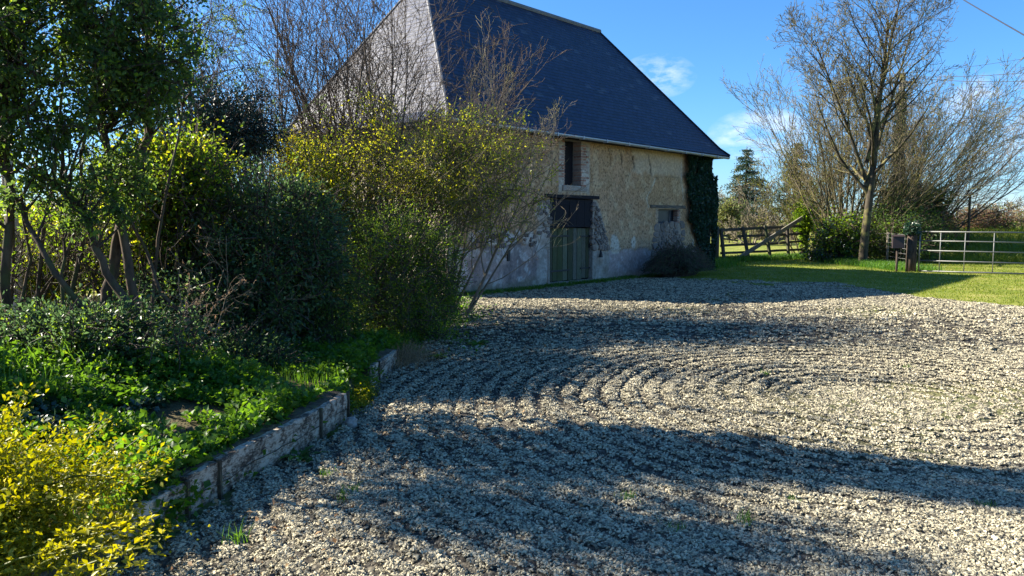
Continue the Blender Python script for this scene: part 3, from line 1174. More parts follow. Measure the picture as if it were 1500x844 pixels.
def stones(name, region, seed, size, mat, fn=None, keep=.95):
    """field stones of uneven shape packed in mortar: shrunken cells round scattered seeds"""
    rs = random.Random(seed)
    seeds = []
    for _ in range(4000):
        p = (rs.uniform(region[0], region[2]), rs.uniform(region[1], region[3]))
        m_ = size * rs.choice((.55, .75, 1.0, 1.0))
        if all(math.hypot(p[0] - q[0], (p[1] - q[1]) * 1.35) > m_ for q in seeds):
            seeds.append(p)
    V_, F_ = [], []
    for x, z in seeds:
        if (fn and not fn(x, z)) or rs.random() > keep:
            continue
        r = size * .95
        poly = [(x + r * math.cos(t * math.pi / 5), z + .8 * r * math.sin(t * math.pi / 5)) for t in range(10)]
        for q in seeds:
            dx, dz = q[0] - x, q[1] - z
            if 0 < dx * dx + dz * dz < 6 * size * size:
                poly = clip_poly(poly, dx, dz, dx * (x + q[0]) / 2 + dz * (z + q[1]) / 2)
        if len(poly) < 3:
            continue
        cx_ = sum(p[0] for p in poly) / len(poly)
        cz_ = sum(p[1] for p in poly) / len(poly)
        P2 = []
        k = len(poly)
        for i in range(k):                     # cut the corners
            a, b = poly[i], poly[(i + 1) % k]
            for t in (.22, .78):
                P2.append((a[0] + (b[0] - a[0]) * t + rs.uniform(-.004, .004), a[1] + (b[1] - a[1]) * t + rs.uniform(-.004, .004)))
        k = len(P2)
        n0 = len(V_)
        pr = rs.uniform(-.004, .012)
        sh = rs.uniform(.80, .93)
        for sc_, yy in ((sh, .03), (sh * .97, -.014 - pr), (sh * .80, -.024 - pr)):
            for bx, bz in P2:
                V_.append((cx_ + (bx - cx_) * sc_, yy + rs.uniform(-.003, .003), cz_ + (bz - cz_) * sc_))
        for L in range(2):
            for i in range(k):
                j = (i + 1) % k
                F_.append((n0 + L * k + i, n0 + L * k + j, n0 + (L + 1) * k + j, n0 + (L + 1) * k + i))
        F_.append(tuple(n0 + 2 * k + i for i in range(k)))
    mb = MB()
    mb.v, mb.f = V_, F_
    return mb.build(name, mat, barn)


stones('rubble_patch', (8.28, .1, 9.78, 1.42), 4, .25, M['stone'])
stones('rubble_patch', (5.2, .88, 5.98, 2.05), 8, .16, M['stone'], lambda x, z: x - 5.2 < float(np.interp(z, [.8, 1.2, 1.7, 2.1], [.74, .55, .32, .1])), .85)
stones('rubble_patch', (3.02, 1.1, 3.32, 2.0), 12, .16, M['stone'], None, .45)
for k_, (xa_, xb_) in enumerate(((.75, 1.15), (1.35, 2.0), (2.4, 2.8))):
    stones('rubble_patch', (xa_, 1.04, xb_, 1.22), 15 + k_, .11, M['stone'], None, .6)
# bright quoin strip on the lit near corner
mb = MB()
z = 0.0
while z < EH - .1:
    hgt = rr.uniform(.26, .40)
    mb.box((-.04, -.02, z), (.0, rr.choice((.14, .2)), min(z + hgt - .012, EH - .08)), .004, rnd=rr)
    z += hgt
mb.build('quoin', M['mortar'], barn, bevel=.006)

# ================================================================== vegetation tools
def at(px, py, Y):
    """point at ground distance Y (metres ahead) seen at this place of the photograph"""
    a = (px - 750) / 1110
    b = (422 - py) / 1110
    d = Vector((a, math.cos(PITCH) + b * math.sin(PITCH), -math.sin(PITCH) + b * math.cos(PITCH)))
    t = Y / d.y
    return Vector((d.x * t, Y, 1.6 + d.z * t))


def GZ1(x, y):
    return float(gz(np.array([x]), np.array([y]))[0])


def tubes(polys, sides=5):
    groups = {}
    for p, r in polys:
        groups.setdefault(len(p), []).append((p, r))
    VV, FF, n0 = [], [], 0
    for k, lst in groups.items():
        Pn = np.array([[tuple(q) for q in p] for p, _ in lst])
        Rn = np.array([r for _, r in lst])
        T = np.gradient(Pn, axis=1)
        T /= np.linalg.norm(T, axis=2, keepdims=True) + 1e-9
        ref = np.where(np.abs(T[:, :1, 2:3]) > .85, np.array([[[1., 0, 0]]]), np.array([[[0, 0, 1.]]]))
        A = np.cross(T, np.broadcast_to(ref, T.shape))
        A /= np.linalg.norm(A, axis=2, keepdims=True) + 1e-9
        B = np.cross(A, T)
        ang = np.arange(sides) * 2 * np.pi / sides
        ring = Pn[:, :, None] + Rn[:, :, None, None] * (A[:, :, None] * np.cos(ang)[:, None] + B[:, :, None] * np.sin(ang)[:, None])
        N = len(lst)
        VV.append(ring.reshape(-1, 3))
        base = n0 + (np.arange(N) * k * sides)[:, None, None] + (np.arange(k - 1) * sides)[None, :, None]
        a = base + np.arange(sides)
        b = base + (np.arange(sides) + 1) % sides
        FF.append(np.stack([a, b, b + sides, a + sides], -1).reshape(-1, 4))
        n0 += N * k * sides
    return np.concatenate(VV), np.concatenate(FF)


def tube_obj(name, polys, mat, parent, sides=5):
    v, f = tubes(polys, sides)
    return np_mesh(name, v, [f], mat, parent, True)


def curve(rs, a, b, n=6, sag=0.0, wob=.05):
    a, b = Vector(a), Vector(b)
    L = (b - a).length
    out = []
    w = Vector((rs.uniform(-1, 1), rs.uniform(-1, 1), rs.uniform(-.5, .5))) * wob * L
    for i in range(n):
        t = i / (n - 1)
        p = a.lerp(b, t) + w * math.sin(t * math.pi) + Vector((0, 0, sag * L * math.sin(t * math.pi)))
        if 0 < i < n - 1:
            p += Vector((rs.uniform(-1, 1), rs.uniform(-1, 1), rs.uniform(-1, 1))) * wob * L * .18
        out.append(p)
    return out


def grow(rs, p, d, L, r, lvl, sp, out, tips):
    n = sp['nseg'][lvl]
    pts, rad = [p.copy()], [r]
    q = p.copy()
    d = d.normalized()
    dirs = [d.copy()]
    for i in range(n):
        d = d + Vector((rs.gauss(0, 1), rs.gauss(0, 1), rs.gauss(0, 1))) * sp['wander'][lvl] + Vector((0, 0, sp['up'][lvl]))
        d.normalize()
        q = q + d * (L / n)
        pts.append(q.copy())
        dirs.append(d.copy())
        rad.append(max(r * (1 - (i + 1) / n * sp['taper']), sp['minr']))
    out[lvl].append((pts, rad))
    if lvl >= sp['levels'] - 1:
        tips.append(pts)
        return
    nc = sp['kids'][lvl]
    nc = max(1, int(rs.gauss(nc, nc * .2)))
    for c in range(nc):
        t = sp['from'][lvl] + (1 - sp['from'][lvl]) * (c + rs.random()) / nc
        f = t * n
        i = min(int(f), n - 1)
        b = pts[i].lerp(pts[i + 1], f - i)
        dd = dirs[i + 1]
        perp = Vector((rs.gauss(0, 1), rs.gauss(0, 1), rs.gauss(0, 1)))
        perp = (perp - dd * perp.dot(dd))
        perp.normalize()
        ang = R(rs.uniform(*sp['angle'][lvl]))
        nd = dd * math.cos(ang) + perp * math.sin(ang)
        LL = L * sp['ratio'][lvl] * rs.uniform(.65, 1.15) * (1.15 - .5 * t)
        grow(rs, b, nd, LL, max(rad[i] * sp['rratio'], sp['minr']), lvl + 1, sp, out, tips)


def leaf_arrays(pos, size, g, dirs=None, width=.5, up=.4, spread=1.0, fold=.12, droop=.1):
    """two-triangle folded leaves; pos (N,3)"""
    N = len(pos)
    pos = np.asarray(pos, float)
    d = g.normal(0, 1, (N, 3)) * spread
    if dirs is not None:
        d = d * .7 + dirs
    d /= np.linalg.norm(d, axis=1, keepdims=True) + 1e-9
    nrm = g.normal(0, .6, (N, 3)) + np.array([0, 0, up])
    s = np.cross(d, nrm)
    s /= np.linalg.norm(s, axis=1, keepdims=True) + 1e-9
    nrm = np.cross(s, d)
    sz = (np.asarray(size) * g.uniform(.6, 1.3, N))[:, None]
    tip = pos + d * sz + np.array([0, 0, -1.]) * sz * droop
    mid = pos + d * sz * .48
    lft = mid + s * sz * width * .5 + nrm * sz * fold
    rgt = mid - s * sz * width * .5 + nrm * sz * fold
    V = np.stack([pos, lft, tip, rgt], 1).reshape(-1, 3)
    b = (np.arange(N) * 4)[:, None]
    F = np.concatenate([b + np.array([[0, 1, 2]]), b + np.array([[0, 2, 3]])])
    rnd = np.repeat(g.random(N), 4)
    return V, F, rnd


def leaves_obj(name, pos, size, mat, parent, seed, **kw):
    g = np.random.default_rng(seed)
    V, F, rnd = leaf_arrays(pos, size, g, **kw)
    return np_mesh(name, V, [F], mat, parent, False, {'rnd': rnd})


def clump_points(g, c, rad, ncl, per, cr, shell=.6, low=-1.0, lump=.35, seed=0, flat=1.0):
    """leaf positions in clumps through an uneven ellipsoid; returns pts, outward dirs, clump centres"""
    u = g.normal(0, 1, (ncl * 3, 3))
    u /= np.linalg.norm(u, axis=1, keepdims=True)
    u = u[u[:, 2] > low][:ncl]
    rr = shell + (1 - shell) * g.random(len(u)) ** .7
    lum = 1 - lump + 2 * lump * fbm(u[:, 0] * 1.7 + seed, u[:, 1] * 1.7, u[:, 2] * 1.7, seed, 3)
    cc = np.asarray(c) + u * np.asarray(rad) * (rr * lum)[:, None]
    n = g.poisson(per, len(cc))
    ci = np.repeat(np.arange(len(cc)), n)
    r = cr * g.uniform(.5, 1.4, len(cc))[ci]
    off = g.normal(0, .55, (len(ci), 3)) * r[:, None]
    off[:, 2] *= flat
    return cc[ci] + off, u[ci], cc


def shrub(name, label, cat, base, c, rad, ncl, per, leaf, mat, cr=.16, seed=1, bark='twig', stems=None, stem_r=.012, low=-.7, group=None, mat2=None, frac2=0, shell=.55, lump=.35, width=.5, up=.4, flat=1.0, sides=4, hub_off=(0, 0), hub_w=.3):
    g = np.random.default_rng(seed)
    rs = random.Random(seed)
    root = empty(name, base)
    tag(root, label, cat, group)
    pts, dirs, cc = clump_points(g, c, rad, ncl, per, cr, shell, low, lump, seed, flat)
    b0 = np.array(base)
    keep = pts[:, 2] > gz(pts[:, 0], pts[:, 1]) + .01
    pts, dirs = pts[keep], dirs[keep]
    loc = pts - b0
    if mat2:
        k = g.random(len(loc)) < frac2
        leaves_obj('foliage', loc[~k], leaf, M[mat], root, seed, dirs=dirs[~k], width=width, up=up)
        leaves_obj('mixed_tone_leaves', loc[k], leaf * .9, M[mat2], root, seed + 1, dirs=dirs[k], width=width, up=up)  # second leaf colour; in the left shrubs it also paints sunlit highlights
    else:
        leaves_obj('foliage', loc, leaf, M[mat], root, seed, dirs=dirs, width=width, up=up)
    polys = []
    hub = [Vector((rs.uniform(-hub_w, hub_w) * rad[0] + hub_off[0], rs.uniform(-hub_w, hub_w) * rad[1] + hub_off[1], 0)) for _ in range(9)]
    ns = stems if stems is not None else max(12, len(cc) // 4)
    for k, q in enumerate(cc):
        e = Vector(q - b0)
        if k < ns:
            h = hub[k % 9]
            n = 6
            pl = curve(rs, h, e, n, .06, .10)
            polys.append((pl, [max(stem_r * (1 - i / n), .0022) for i in range(n)]))
        for _ in range(3):
            dd = Vector((rs.gauss(0, 1), rs.gauss(0, 1), rs.gauss(.5, 1))).normalized()
            dd = (dd + (e - Vector(np.array(c) - b0)).normalized() * .8).normalized()
            pl = curve(rs, e - dd * cr * 1.2, e + dd * cr * rs.uniform(.8, 2.2), 6, 0, .08)
            polys.append((pl, [max(.005 * leaf / .035, .0025) * (1 - i / 9) for i in range(6)]))
    tube_obj('stems', polys, M[bark], root, sides)
    return root


# ================================================================== bare trees
def bare_tree(name, label, cat, base, sp, seed, trunks, bark, twig, group=None, cut=1, buds=None):
    rs = random.Random(seed)
    root = empty(name, base)
    tag(root, label, cat, group)
    out = [[] for _ in range(sp['levels'])]
    tips = []
    for (off, d, L, r) in trunks:
        grow(rs, Vector(off), Vector(d), L, r, 0, sp, out, tips)
    polys = sum(out[:cut], [])
    tube_obj('trunk', polys, M[bark], root, 8)
    tw = sum(out[cut:cut + 1], [])
    tube_obj('limbs', tw, M[bark], root, 5)
    tw = sum(out[cut + 1:], [])
    if tw:
        tube_obj('twigs', tw, M[twig], root, 3)
    if buds:
        g = np.random.default_rng(seed)
        T = np.array([[tuple(q) for q in p] for p in tips])
        n = buds[1]
        i = g.integers(0, len(T), n)
        j = g.integers(0, T.shape[1] - 1, n)
        f = g.random(n)[:, None]
        pos = T[i, j] * (1 - f) + T[i, j + 1] * f
        leaves_obj('foliage', pos, buds[2], M[buds[0]], root, seed, width=.55)  # buds along the bare twigs; dry leaves on the saplings
    return root, tips


# --- left: two bare many-stemmed trees behind the shrubs
sp_multi = dict(levels=4, nseg=[9, 6, 5, 3], wander=[.055, .10, .13, .15], up=[.035, .05, .05, .04], taper=.82, minr=.0032, kids=[13, 7, 5], angle=[(18, 42), (20, 48), (22, 55)],
                ratio=[.46, .5, .5], rratio=.55)
sp_multi['from'] = [.22, .2, .2]


def fan(rs, n, spread, L, r, bias=(0, 0), foot=.25):
    o = []
    for k in range(n):
        a = 2 * math.pi * (k + rs.random()) / n
        t = R(spread) * math.sqrt(rs.uniform(.05, 1))
        d = (math.sin(t) * math.cos(a) + bias[0], math.sin(t) * math.sin(a) * .8 + bias[1], math.cos(t))
        o.append(((math.cos(a) * foot * rs.random(), math.sin(a) * foot * rs.random(), -.05), d, L * rs.uniform(.8, 1.1), r * rs.uniform(.6, 1.15)))
    return o


rs0 = random.Random(21)
b = at(560, 400, 13.2)
bare_tree('bare_tree', 'leafless many-stemmed tree standing before the pale hipped end of the barn roof', 'tree', (b.x, b.y, 0), sp_multi, 21, fan(rs0, 15, 36, 5.0, .042), 'twig', 'twig', 'bare trees behind the left shrubs')
b = at(470, 400, 12.0)
bare_tree('bare_tree', 'leafless many-stemmed tree spreading against the blue sky left of the barn roof', 'tree', (b.x, b.y, 0), sp_multi, 22, fan(rs0, 17, 44, 4.8, .038, (-.25, 0)), 'twig', 'twig', 'bare trees behind the left shrubs')
b = at(655, 400, 12.3)
bare_tree('bare_tree', 'leafless pale-twigged bush leaning over the dark blue slates above the gutter', 'tree', (b.x, b.y, 0), dict(sp_multi, kids=[12, 7, 4]), 27, fan(rs0, 9, 28, 3.5, .026, (.16, 0)), 'twig_pale', 'twig_pale', 'bare trees behind the left shrubs')

# --- left: big dark evergreen tree on the bank
base = Vector((-3.55, 6.6, GZ1(-3.55, 6.6)))
root = empty('evergreen_tree', base)
tag(root, 'tall dark evergreen tree with several crooked brown trunks at the left edge', 'tree')
rs = random.Random(4)
stems_px = [
    ([(238, 520), (205, 470), (165, 415), (140, 365), (118, 300), (70, 262), (20, 235), (-30, 180)], .045, 6.3),
    ([(140, 520), (150, 470), (165, 400), (178, 330), (200, 262), (215, 200), (225, 120), (210, 30), (190, -80)], .062, 6.7),
    ([(205, 465), (190, 400), (180, 345), (160, 260), (150, 160), (130, 60), (110, -60), (90, -180)], .048, 6.5),
    ([(30, 540), (12, 470), (5, 400), (15, 310), (10, 220), (30, 100), (20, -20), (0, -150)], .05, 6.2),
    ([(60, 520), (55, 440), (62, 350), (80, 250), (90, 150), (100, 20)], .026, 7.2),
    ([(95, 520), (105, 430), (125, 330), (118, 230), (140, 120), (160, 0)], .030, 7.4),
    ([(180, 530), (120, 450), (80, 400), (40, 330), (20, 280), (-10, 220)], .034, 6.0),
    ([(330, 520), (285, 480), (235, 430), (215, 370), (190, 320), (185, 250)], .026, 6.8),
    ([(75, 530), (95, 470), (90, 400), (110, 330), (95, 260)], .022, 6.4),
    ([(40, 540), (30, 450), (45, 380), (30, 300), (50, 230)], .020, 6.8),
    ([(215, 500), (225, 420), (232, 350), (245, 270), (262, 200), (270, 130)], .020, 6.9),
]
polys = []
for pl, r, Y in stems_px:
    pts = []
    for i, (px, py) in enumerate(pl):
        p = at(px, py, Y + rs.uniform(-.12, .12) - .0 * i)
        pts.append(p - base)
    p0 = pts[0].copy()
    gzv = GZ1(p0.x + base.x, p0.y + base.y) - base.z
    pts[0] = Vector((p0.x, p0.y, gzv - .05))
    # subdivide with wobble
    P2 = []
    for i in range(len(pts) - 1):
        for t in (0, .34, .67):
            P2.append(pts[i].lerp(pts[i + 1], t) + Vector((rs.uniform(-1, 1), rs.uniform(-1, 1), rs.uniform(-1, 1))) * r * .25)
    P2.append(pts[-1])
    n = len(P2)
    polys.append((P2, [r * .78 * (1.15 - .75 * i / n) for i in range(n)]))
stem_polys = polys
for i, p in enumerate(polys):
    tube_obj('trunk', [p], M['bark_brown'], root, 9)
g = np.random.default_rng(8)
PT, DR, CC = [], [], []
for c_px, c_py, Y, rx, rz, ry, ncl in ((40, 60, 6.1, .8, .75, .6, 62), (150, 40, 6.2, .72, .85, .6, 66), (120, -130, 6.1, .7, .9, .5, 60), (90, -330, 6.1, .5, .9, .38, 44), (50, 190, 6.0, .6, .28, .5, 26), (190, 130, 6.4, .45, .45, .45, 30), (60, -480, 6.1, .3, .6, .2, 24), (250, 60, 6.4, .4, .6, .4, 22), (60, 290, 6.1, .8, .32, .4, 20), (180, 260, 6.5, .5, .35, .4, 16), (-60, 30, 5.9, .5, .9, .5, 40)):
    c = np.array(at(c_px, c_py, Y))
    p, d, cc = clump_points(g, c, (rx, ry, rz), ncl, 92, .13, .15, -1, .55, int(c_px))
    PT.append(p), DR.append(d), CC.append(cc)
PT, DR, CC = map(np.concatenate, (PT, DR, CC))
leaves_obj('foliage', PT - np.array(base), .046, M['leaf_dark'], root, 3, dirs=DR * .5, width=.5)
sel = g.random(len(PT)) < .20
leaves_obj('sunlit_tint_leaves', PT[sel] + g.normal(0, .05, (sel.sum(), 3)) - np.array(base), .05, M['leaf_mid'], root, 4, width=.6)  # random leaves coloured brighter to stand for sunlit glints
polys = []
srcs = [np.array(p[0]) for p in []]
hubs = [q.copy() for p, _ in stem_polys for q in p[6:]]
for q in CC:
    e = Vector(q) - base
    h = min(hubs, key=lambda t: (t - e).length + max(0, t.z - e.z + .25) * 1.5)
    pl = curve(rs, h, e, 6, .03, .12)
    polys.append((pl, [.014 - .002 * i for i in range(6)]))
    for _ in range(4):
        dd = Vector((rs.gauss(0, 1), rs.gauss(0, 1), rs.gauss(.3, 1))).normalized()
        polys.append((curve(rs, e - dd * .05, e + dd * rs.uniform(.15, .42), 6, 0, .1), [.005, .004, .0035, .003, .0025, .002]))
tube_obj('branches', polys, M['bark_dark'], root, 4)

# feathery reddish-brown twigs and needles reaching right from that crown
b = at(300, 420, 9.6)
root = empty('larch_tree', (b.x, b.y, GZ1(b.x, b.y)))
tag(root, 'thin feathery conifer showing between the dark evergreen and the bare trees', 'tree')
rs = random.Random(6)
out = [[], [], [], []]
tips = []
spc = dict(levels=4, nseg=[10, 6, 4, 3], wander=[.03, .07, .12, .15], up=[.05, .02, -.01, -.01], taper=.85, minr=.003, kids=[30, 9, 4], angle=[(45, 80), (30, 60), (30, 60)], ratio=[.36, .40, .45], rratio=.4)
spc['from'] = [.32, .2, .2]
grow(rs, Vector((0, 0, -.05)), Vector((-.14, 0, 1)), 4.9, .05, 0, spc, out, tips)
tube_obj('trunk', out[0], M['bark_dark'], root, 7)
tube_obj('branches', out[1], M['bark_dark'], root, 4)
tube_obj('twigs', out[2] + out[3], M['twig'], root, 3)
T = np.array([[tuple(q) for q in p] for p in tips])
g = np.random.default_rng(6)
i = g.integers(0, len(T), 16000)
f = g.random(16000)[:, None]
j = g.integers(0, 3, 16000)
leaves_obj('needles', T[i, j] * (1 - f) + T[i, j + 1] * f, .035, M['leaf_dark'], root, 6, width=.25)

GRP_L = 'shrubs along the left bank'


def ell(px, py, rpx, rpy, Y, depth=None):
    c = at(px, py, Y)
    k = Y / 1110
    return tuple(c), (rpx * k, depth or rpx * k, rpy * k), (c.x, c.y, GZ1(c.x, c.y))


def S_(name, label, px, py, rpx, rpy, Y, ncl, per, leaf, mat, depth=None, cat='shrub', **kw):
    c, r, b = ell(px, py, rpx, rpy, Y, depth)
    return shrub(name, label, cat, b, c, r, ncl, per, leaf, mat, group=kw.pop('group', GRP_L), **kw)


S_('holly_bush', 'tall dark glossy holly bush in the middle of the left bank', 392, 385, 120, 152, 8.15, 270, 95, .050, 'leaf_holly', depth=.85, seed=31, cr=.17, mat2='leaf_mid', frac2=.06, bark='bark_dark', low=-.9, shell=.35)
S_('laurel_bush', 'bright green leafy shrub lit from behind, left of the holly', 250, 285, 92, 98, 7.9, 170, 85, .050, 'leaf_mid', seed=32, cr=.2, mat2='leaf_fresh', frac2=.3, bark='bark_dark', low=-.9, shell=.2, width=.6)
S_('forsythia_bush', 'small yellow flowering shrub rising above the holly bush', 430, 235, 40, 38, 11.2, 40, 70, .04, 'leaf_forsythia', seed=33, cr=.14, mat2='leaf_fresh', frac2=.3, low=-.9, shell=.1)
S_('spring_shrub', 'wide twiggy shrub with fresh yellow-green leaves in front of the barn wall', 632, 258, 172, 108, 11.2, 470, 38, .038, 'leaf_fresh', depth=1.1, hub_off=(-1.15, -.1), hub_w=.12, stems=150, seed=34, cr=.17, mat2='leaf_mid', frac2=.35, bark='twig_lichen', low=-.9, shell=.15, lump=.45, stem_r=.013)
S_('privet_bush', 'dense small-leaved green bush at the gravel edge below the twiggy shrub', 572, 415, 112, 105, 9.9, 600, 90, .032, 'leaf_mid', depth=.95, seed=35, cr=.15, mat2='leaf_dark', frac2=.45, bark='twig', low=-.95, shell=.4, lump=.3)
S_('elder_bush', 'dark low shrub between the holly bush and the privet by the fern', 465, 455, 85, 95, 8.5, 150, 120, .036, 'leaf_dark', seed=36, cr=.15, mat2='leaf_mid', frac2=.18, bark='bark_dark', low=-.9, shell=.3)
S_('ivy_thicket', 'dark shiny leaved undergrowth around the feet of the crooked trunks', 300, 455, 130, 75, 7.7, 190, 110, .044, 'leaf_holly', seed=37, cr=.16, mat2='leaf_mid', frac2=.10, bark='bark_dark', low=-.9, shell=.3)
S_('young_shrub', 'small dark leafy bush low down behind the weeds at the left', 120, 510, 150, 60, 6.6, 150, 90, .042, 'leaf_holly', depth=.45, seed=38, cr=.14, mat2='leaf_mid', frac2=.12, bark='bark_dark', low=-.9, shell=.3)
S_('evergreen_bush', 'blue-black small conifer crown showing above the holly against the sky', 335, 188, 66, 52, 9.25, 80, 130, .045, 'leaf_blue', seed=39, cr=.22, bark='bark_dark', low=-.9, shell=.2, cat='tree', group=None)
S_('hazel_bush', 'thin loose green shrub seen between the crooked trunks', 150, 360, 110, 90, 9.8, 110, 70, .055, 'leaf_fresh', seed=40, cr=.26, mat2='leaf_mid', frac2=.5, bark='twig_pale', low=-.9, shell=.1)
S_('hazel_bush', 'thin loose shrub glowing yellow-green at the far left edge', 20, 400, 90, 70, 9.0, 90, 80, .055, 'leaf_mid', seed=41, cr=.22, mat2='leaf_fresh', frac2=.5, bark='twig_pale', low=-.9, shell=.1)

S_('spring_shrub', 'sunny yellow-green twiggy shrub between the holly bush and the wide twiggy shrub', 470, 300, 75, 95, 10.6, 220, 50, .042, 'leaf_fresh', depth=.7, seed=43, cr=.16, mat2='leaf_mid', frac2=.4, bark='twig_lichen', low=-.9, shell=.15, lump=.45)
shrub('tall_laurel', 'slender tall evergreen just outside the left edge whose shade falls on the near gravel', 'shrub', (-5.0, 5.4, GZ1(-5.0, 5.4)), (-5.0, 5.25, 3.85), (.50, .62, 1.25), 115, 75, .055, 'leaf_dark', cr=.20, seed=44, bark='bark_dark', low=-1, shell=.15, lump=.5, stem_r=.02)
rs0 = random.Random(61)
for k, (px, Y, L, n, lab) in enumerate(((120, 7.9, 1.9, 12, 'brown twiggy thicket tangled between the crooked trunks'), (230, 8.0, 1.7, 11, 'brown twiggy thicket between the crooked trunks and the holly bush'), (20, 7.6, 1.8, 11, 'brown twiggy thicket at the far left edge behind the evergreen trunks'))):
    b = at(px, 480, Y)
    spu = dict(sp_multi, kids=[8, 5, 3], angle=[(25, 60), (25, 60), (25, 60)], wander=[.10, .15, .18, .2])
    bare_tree('twig_thicket', lab, 'bush', (b.x, b.y, GZ1(b.x, b.y)), spu, 400 + k, fan(rs0, n, 48, L, .018), 'bark_brown', 'twig', 'bare thickets below the evergreen tree', buds=('leaf_mid', 1100, .05))
S_('ivy_thicket', 'dark ivy-leaved undergrowth bordering the bright weeds below the crooked trunks', 110, 500, 175, 48, 5.9, 200, 80, .040, 'leaf_holly', depth=.5, seed=45, cr=.12, mat2='leaf_mid', frac2=.16, bark='bark_dark', low=-.6, shell=.3)
S_('ivy_thicket', 'dark undergrowth at the foot of the holly bush above the green bed', 330, 530, 110, 36, 6.9, 120, 80, .038, 'leaf_holly', depth=.4, seed=48, cr=.12, mat2='leaf_mid', frac2=.16, bark='bark_dark', low=-.6, shell=.3)
# pale trunk standing at the far left
b = at(22, 430, 8.2)
root = empty('birch_tree', (b.x, b.y, GZ1(b.x, b.y)))
tag(root, 'pale straight birch trunk catching the sun at the far left', 'tree')
tube_obj('trunk', [([Vector((0, 0, -.1)), Vector((.02, 0, .8)), Vector((0, 0, 1.6)), Vector((-.05, 0, 2.6)), Vector((0, 0, 3.6)), Vector((-.05, 0, 5.2))], [.075, .07, .065, .055, .04, .02])], bark_mat('birch_bark', (.42, .38, .33), (.66, .62, .56), None, 8), root, 10)
rs = random.Random(9)
polys = [(curve(rs, (0, 0, z), (rs.uniform(-1.2, 1.2), rs.uniform(-1, 1), z + rs.uniform(.6, 1.4)), 6, .05, .1), [.015, .012, .010, .008, .006, .004]) for z in np.linspace(2.0, 5.0, 22)]
tube_obj('branches', polys, M['twig'], root, 4)

# dead twiggy saplings with tan leaves
for k, (px, py, Y, h, lab) in enumerate(((300, 545, 6.6, .75, 'dry tan twiggy sapling standing among the weeds before the dark thicket'), (330, 520, 7.2, .95, 'pale forked sapling leaning right in front of the holly bush'), (262, 540, 6.2, .5, 'short dead bramble tangle with curled brown leaves'))):
    b = at(px, py, Y)
    spd = dict(levels=3, nseg=[6, 4, 3], wander=[.12, .2, .2], up=[.02, .02, 0], taper=.7, minr=.0018, kids=[6, 4], angle=[(30, 65), (30, 70)], ratio=[.5, .5], rratio=.6)
    spd['from'] = [.25, .2]
    bare_tree('dead_sapling', lab, 'sapling', (b.x, b.y, GZ1(b.x, b.y)), spd, 50 + k, [((0, 0, -.03), (rs.uniform(-.3, .5), 0, 1), h * 1.2, .009), ((.04, 0, -.03), (rs.uniform(0, .8), .2, 1), h, .007), ((-.05, 0, -.03), (rs.uniform(-.8, 0), -.2, 1), h * .9, .006)], 'dead_twig', 'dead_twig', 'dry saplings on the bank', buds=('grass_dry', 90, .03))

# ------------------------------------------------------------------ yellow euonymus at the front left
g = np.random.default_rng(71)
base = np.array([-2.26, 2.95, GZ1(-2.26, 2.95)])
root = empty('euonymus_bush', tuple(base))
tag(root, 'golden yellow variegated shrub filling the bottom left corner', 'shrub')
sprays, LP, LD = [], [], []
rs = random.Random(71)
for k in range(330):
    a = rs.uniform(0, 2 * math.pi)
    el = math.acos(rs.uniform(.05, 1))
    L = rs.uniform(.40, .62) * (1.0 + .12 * math.sin(3 * a))
    d = Vector((math.sin(el) * math.cos(a) * 1.25, math.sin(el) * math.sin(a), math.cos(el) * 1.12))
    s = Vector((rs.uniform(-.15, .15), rs.uniform(-.15, .15), 0))
    e = s + d * L
    pl = curve(rs, s, e, 7, .04, .07)
    sprays.append((pl, [.005, .004, .003, .0025, .002, .0016, .001]))
    for _ in range(95):
        t = rs.uniform(.45, 1.0) * 5.99
        i = int(t)
        q = pl[i].lerp(pl[i + 1], t - i)
        LP.append(tuple(q + Vector((rs.gauss(0, .034), rs.gauss(0, .034), rs.gauss(0, .034)))))
        LD.append(tuple((pl[i + 1] - pl[i]).normalized()))
tube_obj('stems', sprays, M['leaf_olive'], root, 4)
LP, LD = np.array(LP), np.array(LD)
k = g.random(len(LP)) < .45
leaves_obj('foliage', LP[k], .024, M['leaf_yellow'], root, 72, dirs=LD[k] * .5, width=.55, up=.2)
leaves_obj('inner_foliage', LP[~k] * .96, .028, M['leaf_olive'], root, 73, dirs=LD[~k] * .5, width=.55, up=.2)
# one spray reaching out over the edging, with rosettes of bigger cream-edged leaves
sp_, lp, ld = [], [], []
for (px, py, Y) in ((242, 785, 2.62), (215, 770, 2.60), (225, 800, 2.55), (190, 765, 2.70), (185, 800, 2.5), (150, 775, 2.6), (205, 825, 2.45), (160, 830, 2.45), (120, 800, 2.5), (140, 740, 2.7), (165, 700, 2.8)):
    e = at(px, py, Y) - Vector(base)
    s = e + Vector((-.40, rs.uniform(-.1, .2), rs.uniform(-.22, -.05)))
    pl = curve(rs, s, e, 8, .05, .05)
    sp_.append((pl, [.006, .006, .005, .005, .004, .004, .003, .002]))
    for i in range(26):
        t = rs.uniform(.15, 1) * 6.99
        q = pl[int(t)].lerp(pl[int(t) + 1], t - int(t)) + Vector((rs.gauss(0, .014), rs.gauss(0, .014), rs.gauss(0, .014)))
        for a in range(4):
            lp.append(tuple(q))
            th = rs.uniform(0, 6.28)
            ld.append((math.cos(th) * .8 + .4, math.sin(th) * .8, rs.uniform(.1, .9)))
tube_obj('stems', sp_, M['leaf_olive'], root, 4)
leaves_obj('tip_leaves', np.array(lp), .029, M['leaf_yellow'], root, 74, dirs=np.array(ld) * 2, width=.5, up=1.0)

# ------------------------------------------------------------------ bank vegetation (uncountable)
g = np.random.default_rng(80)


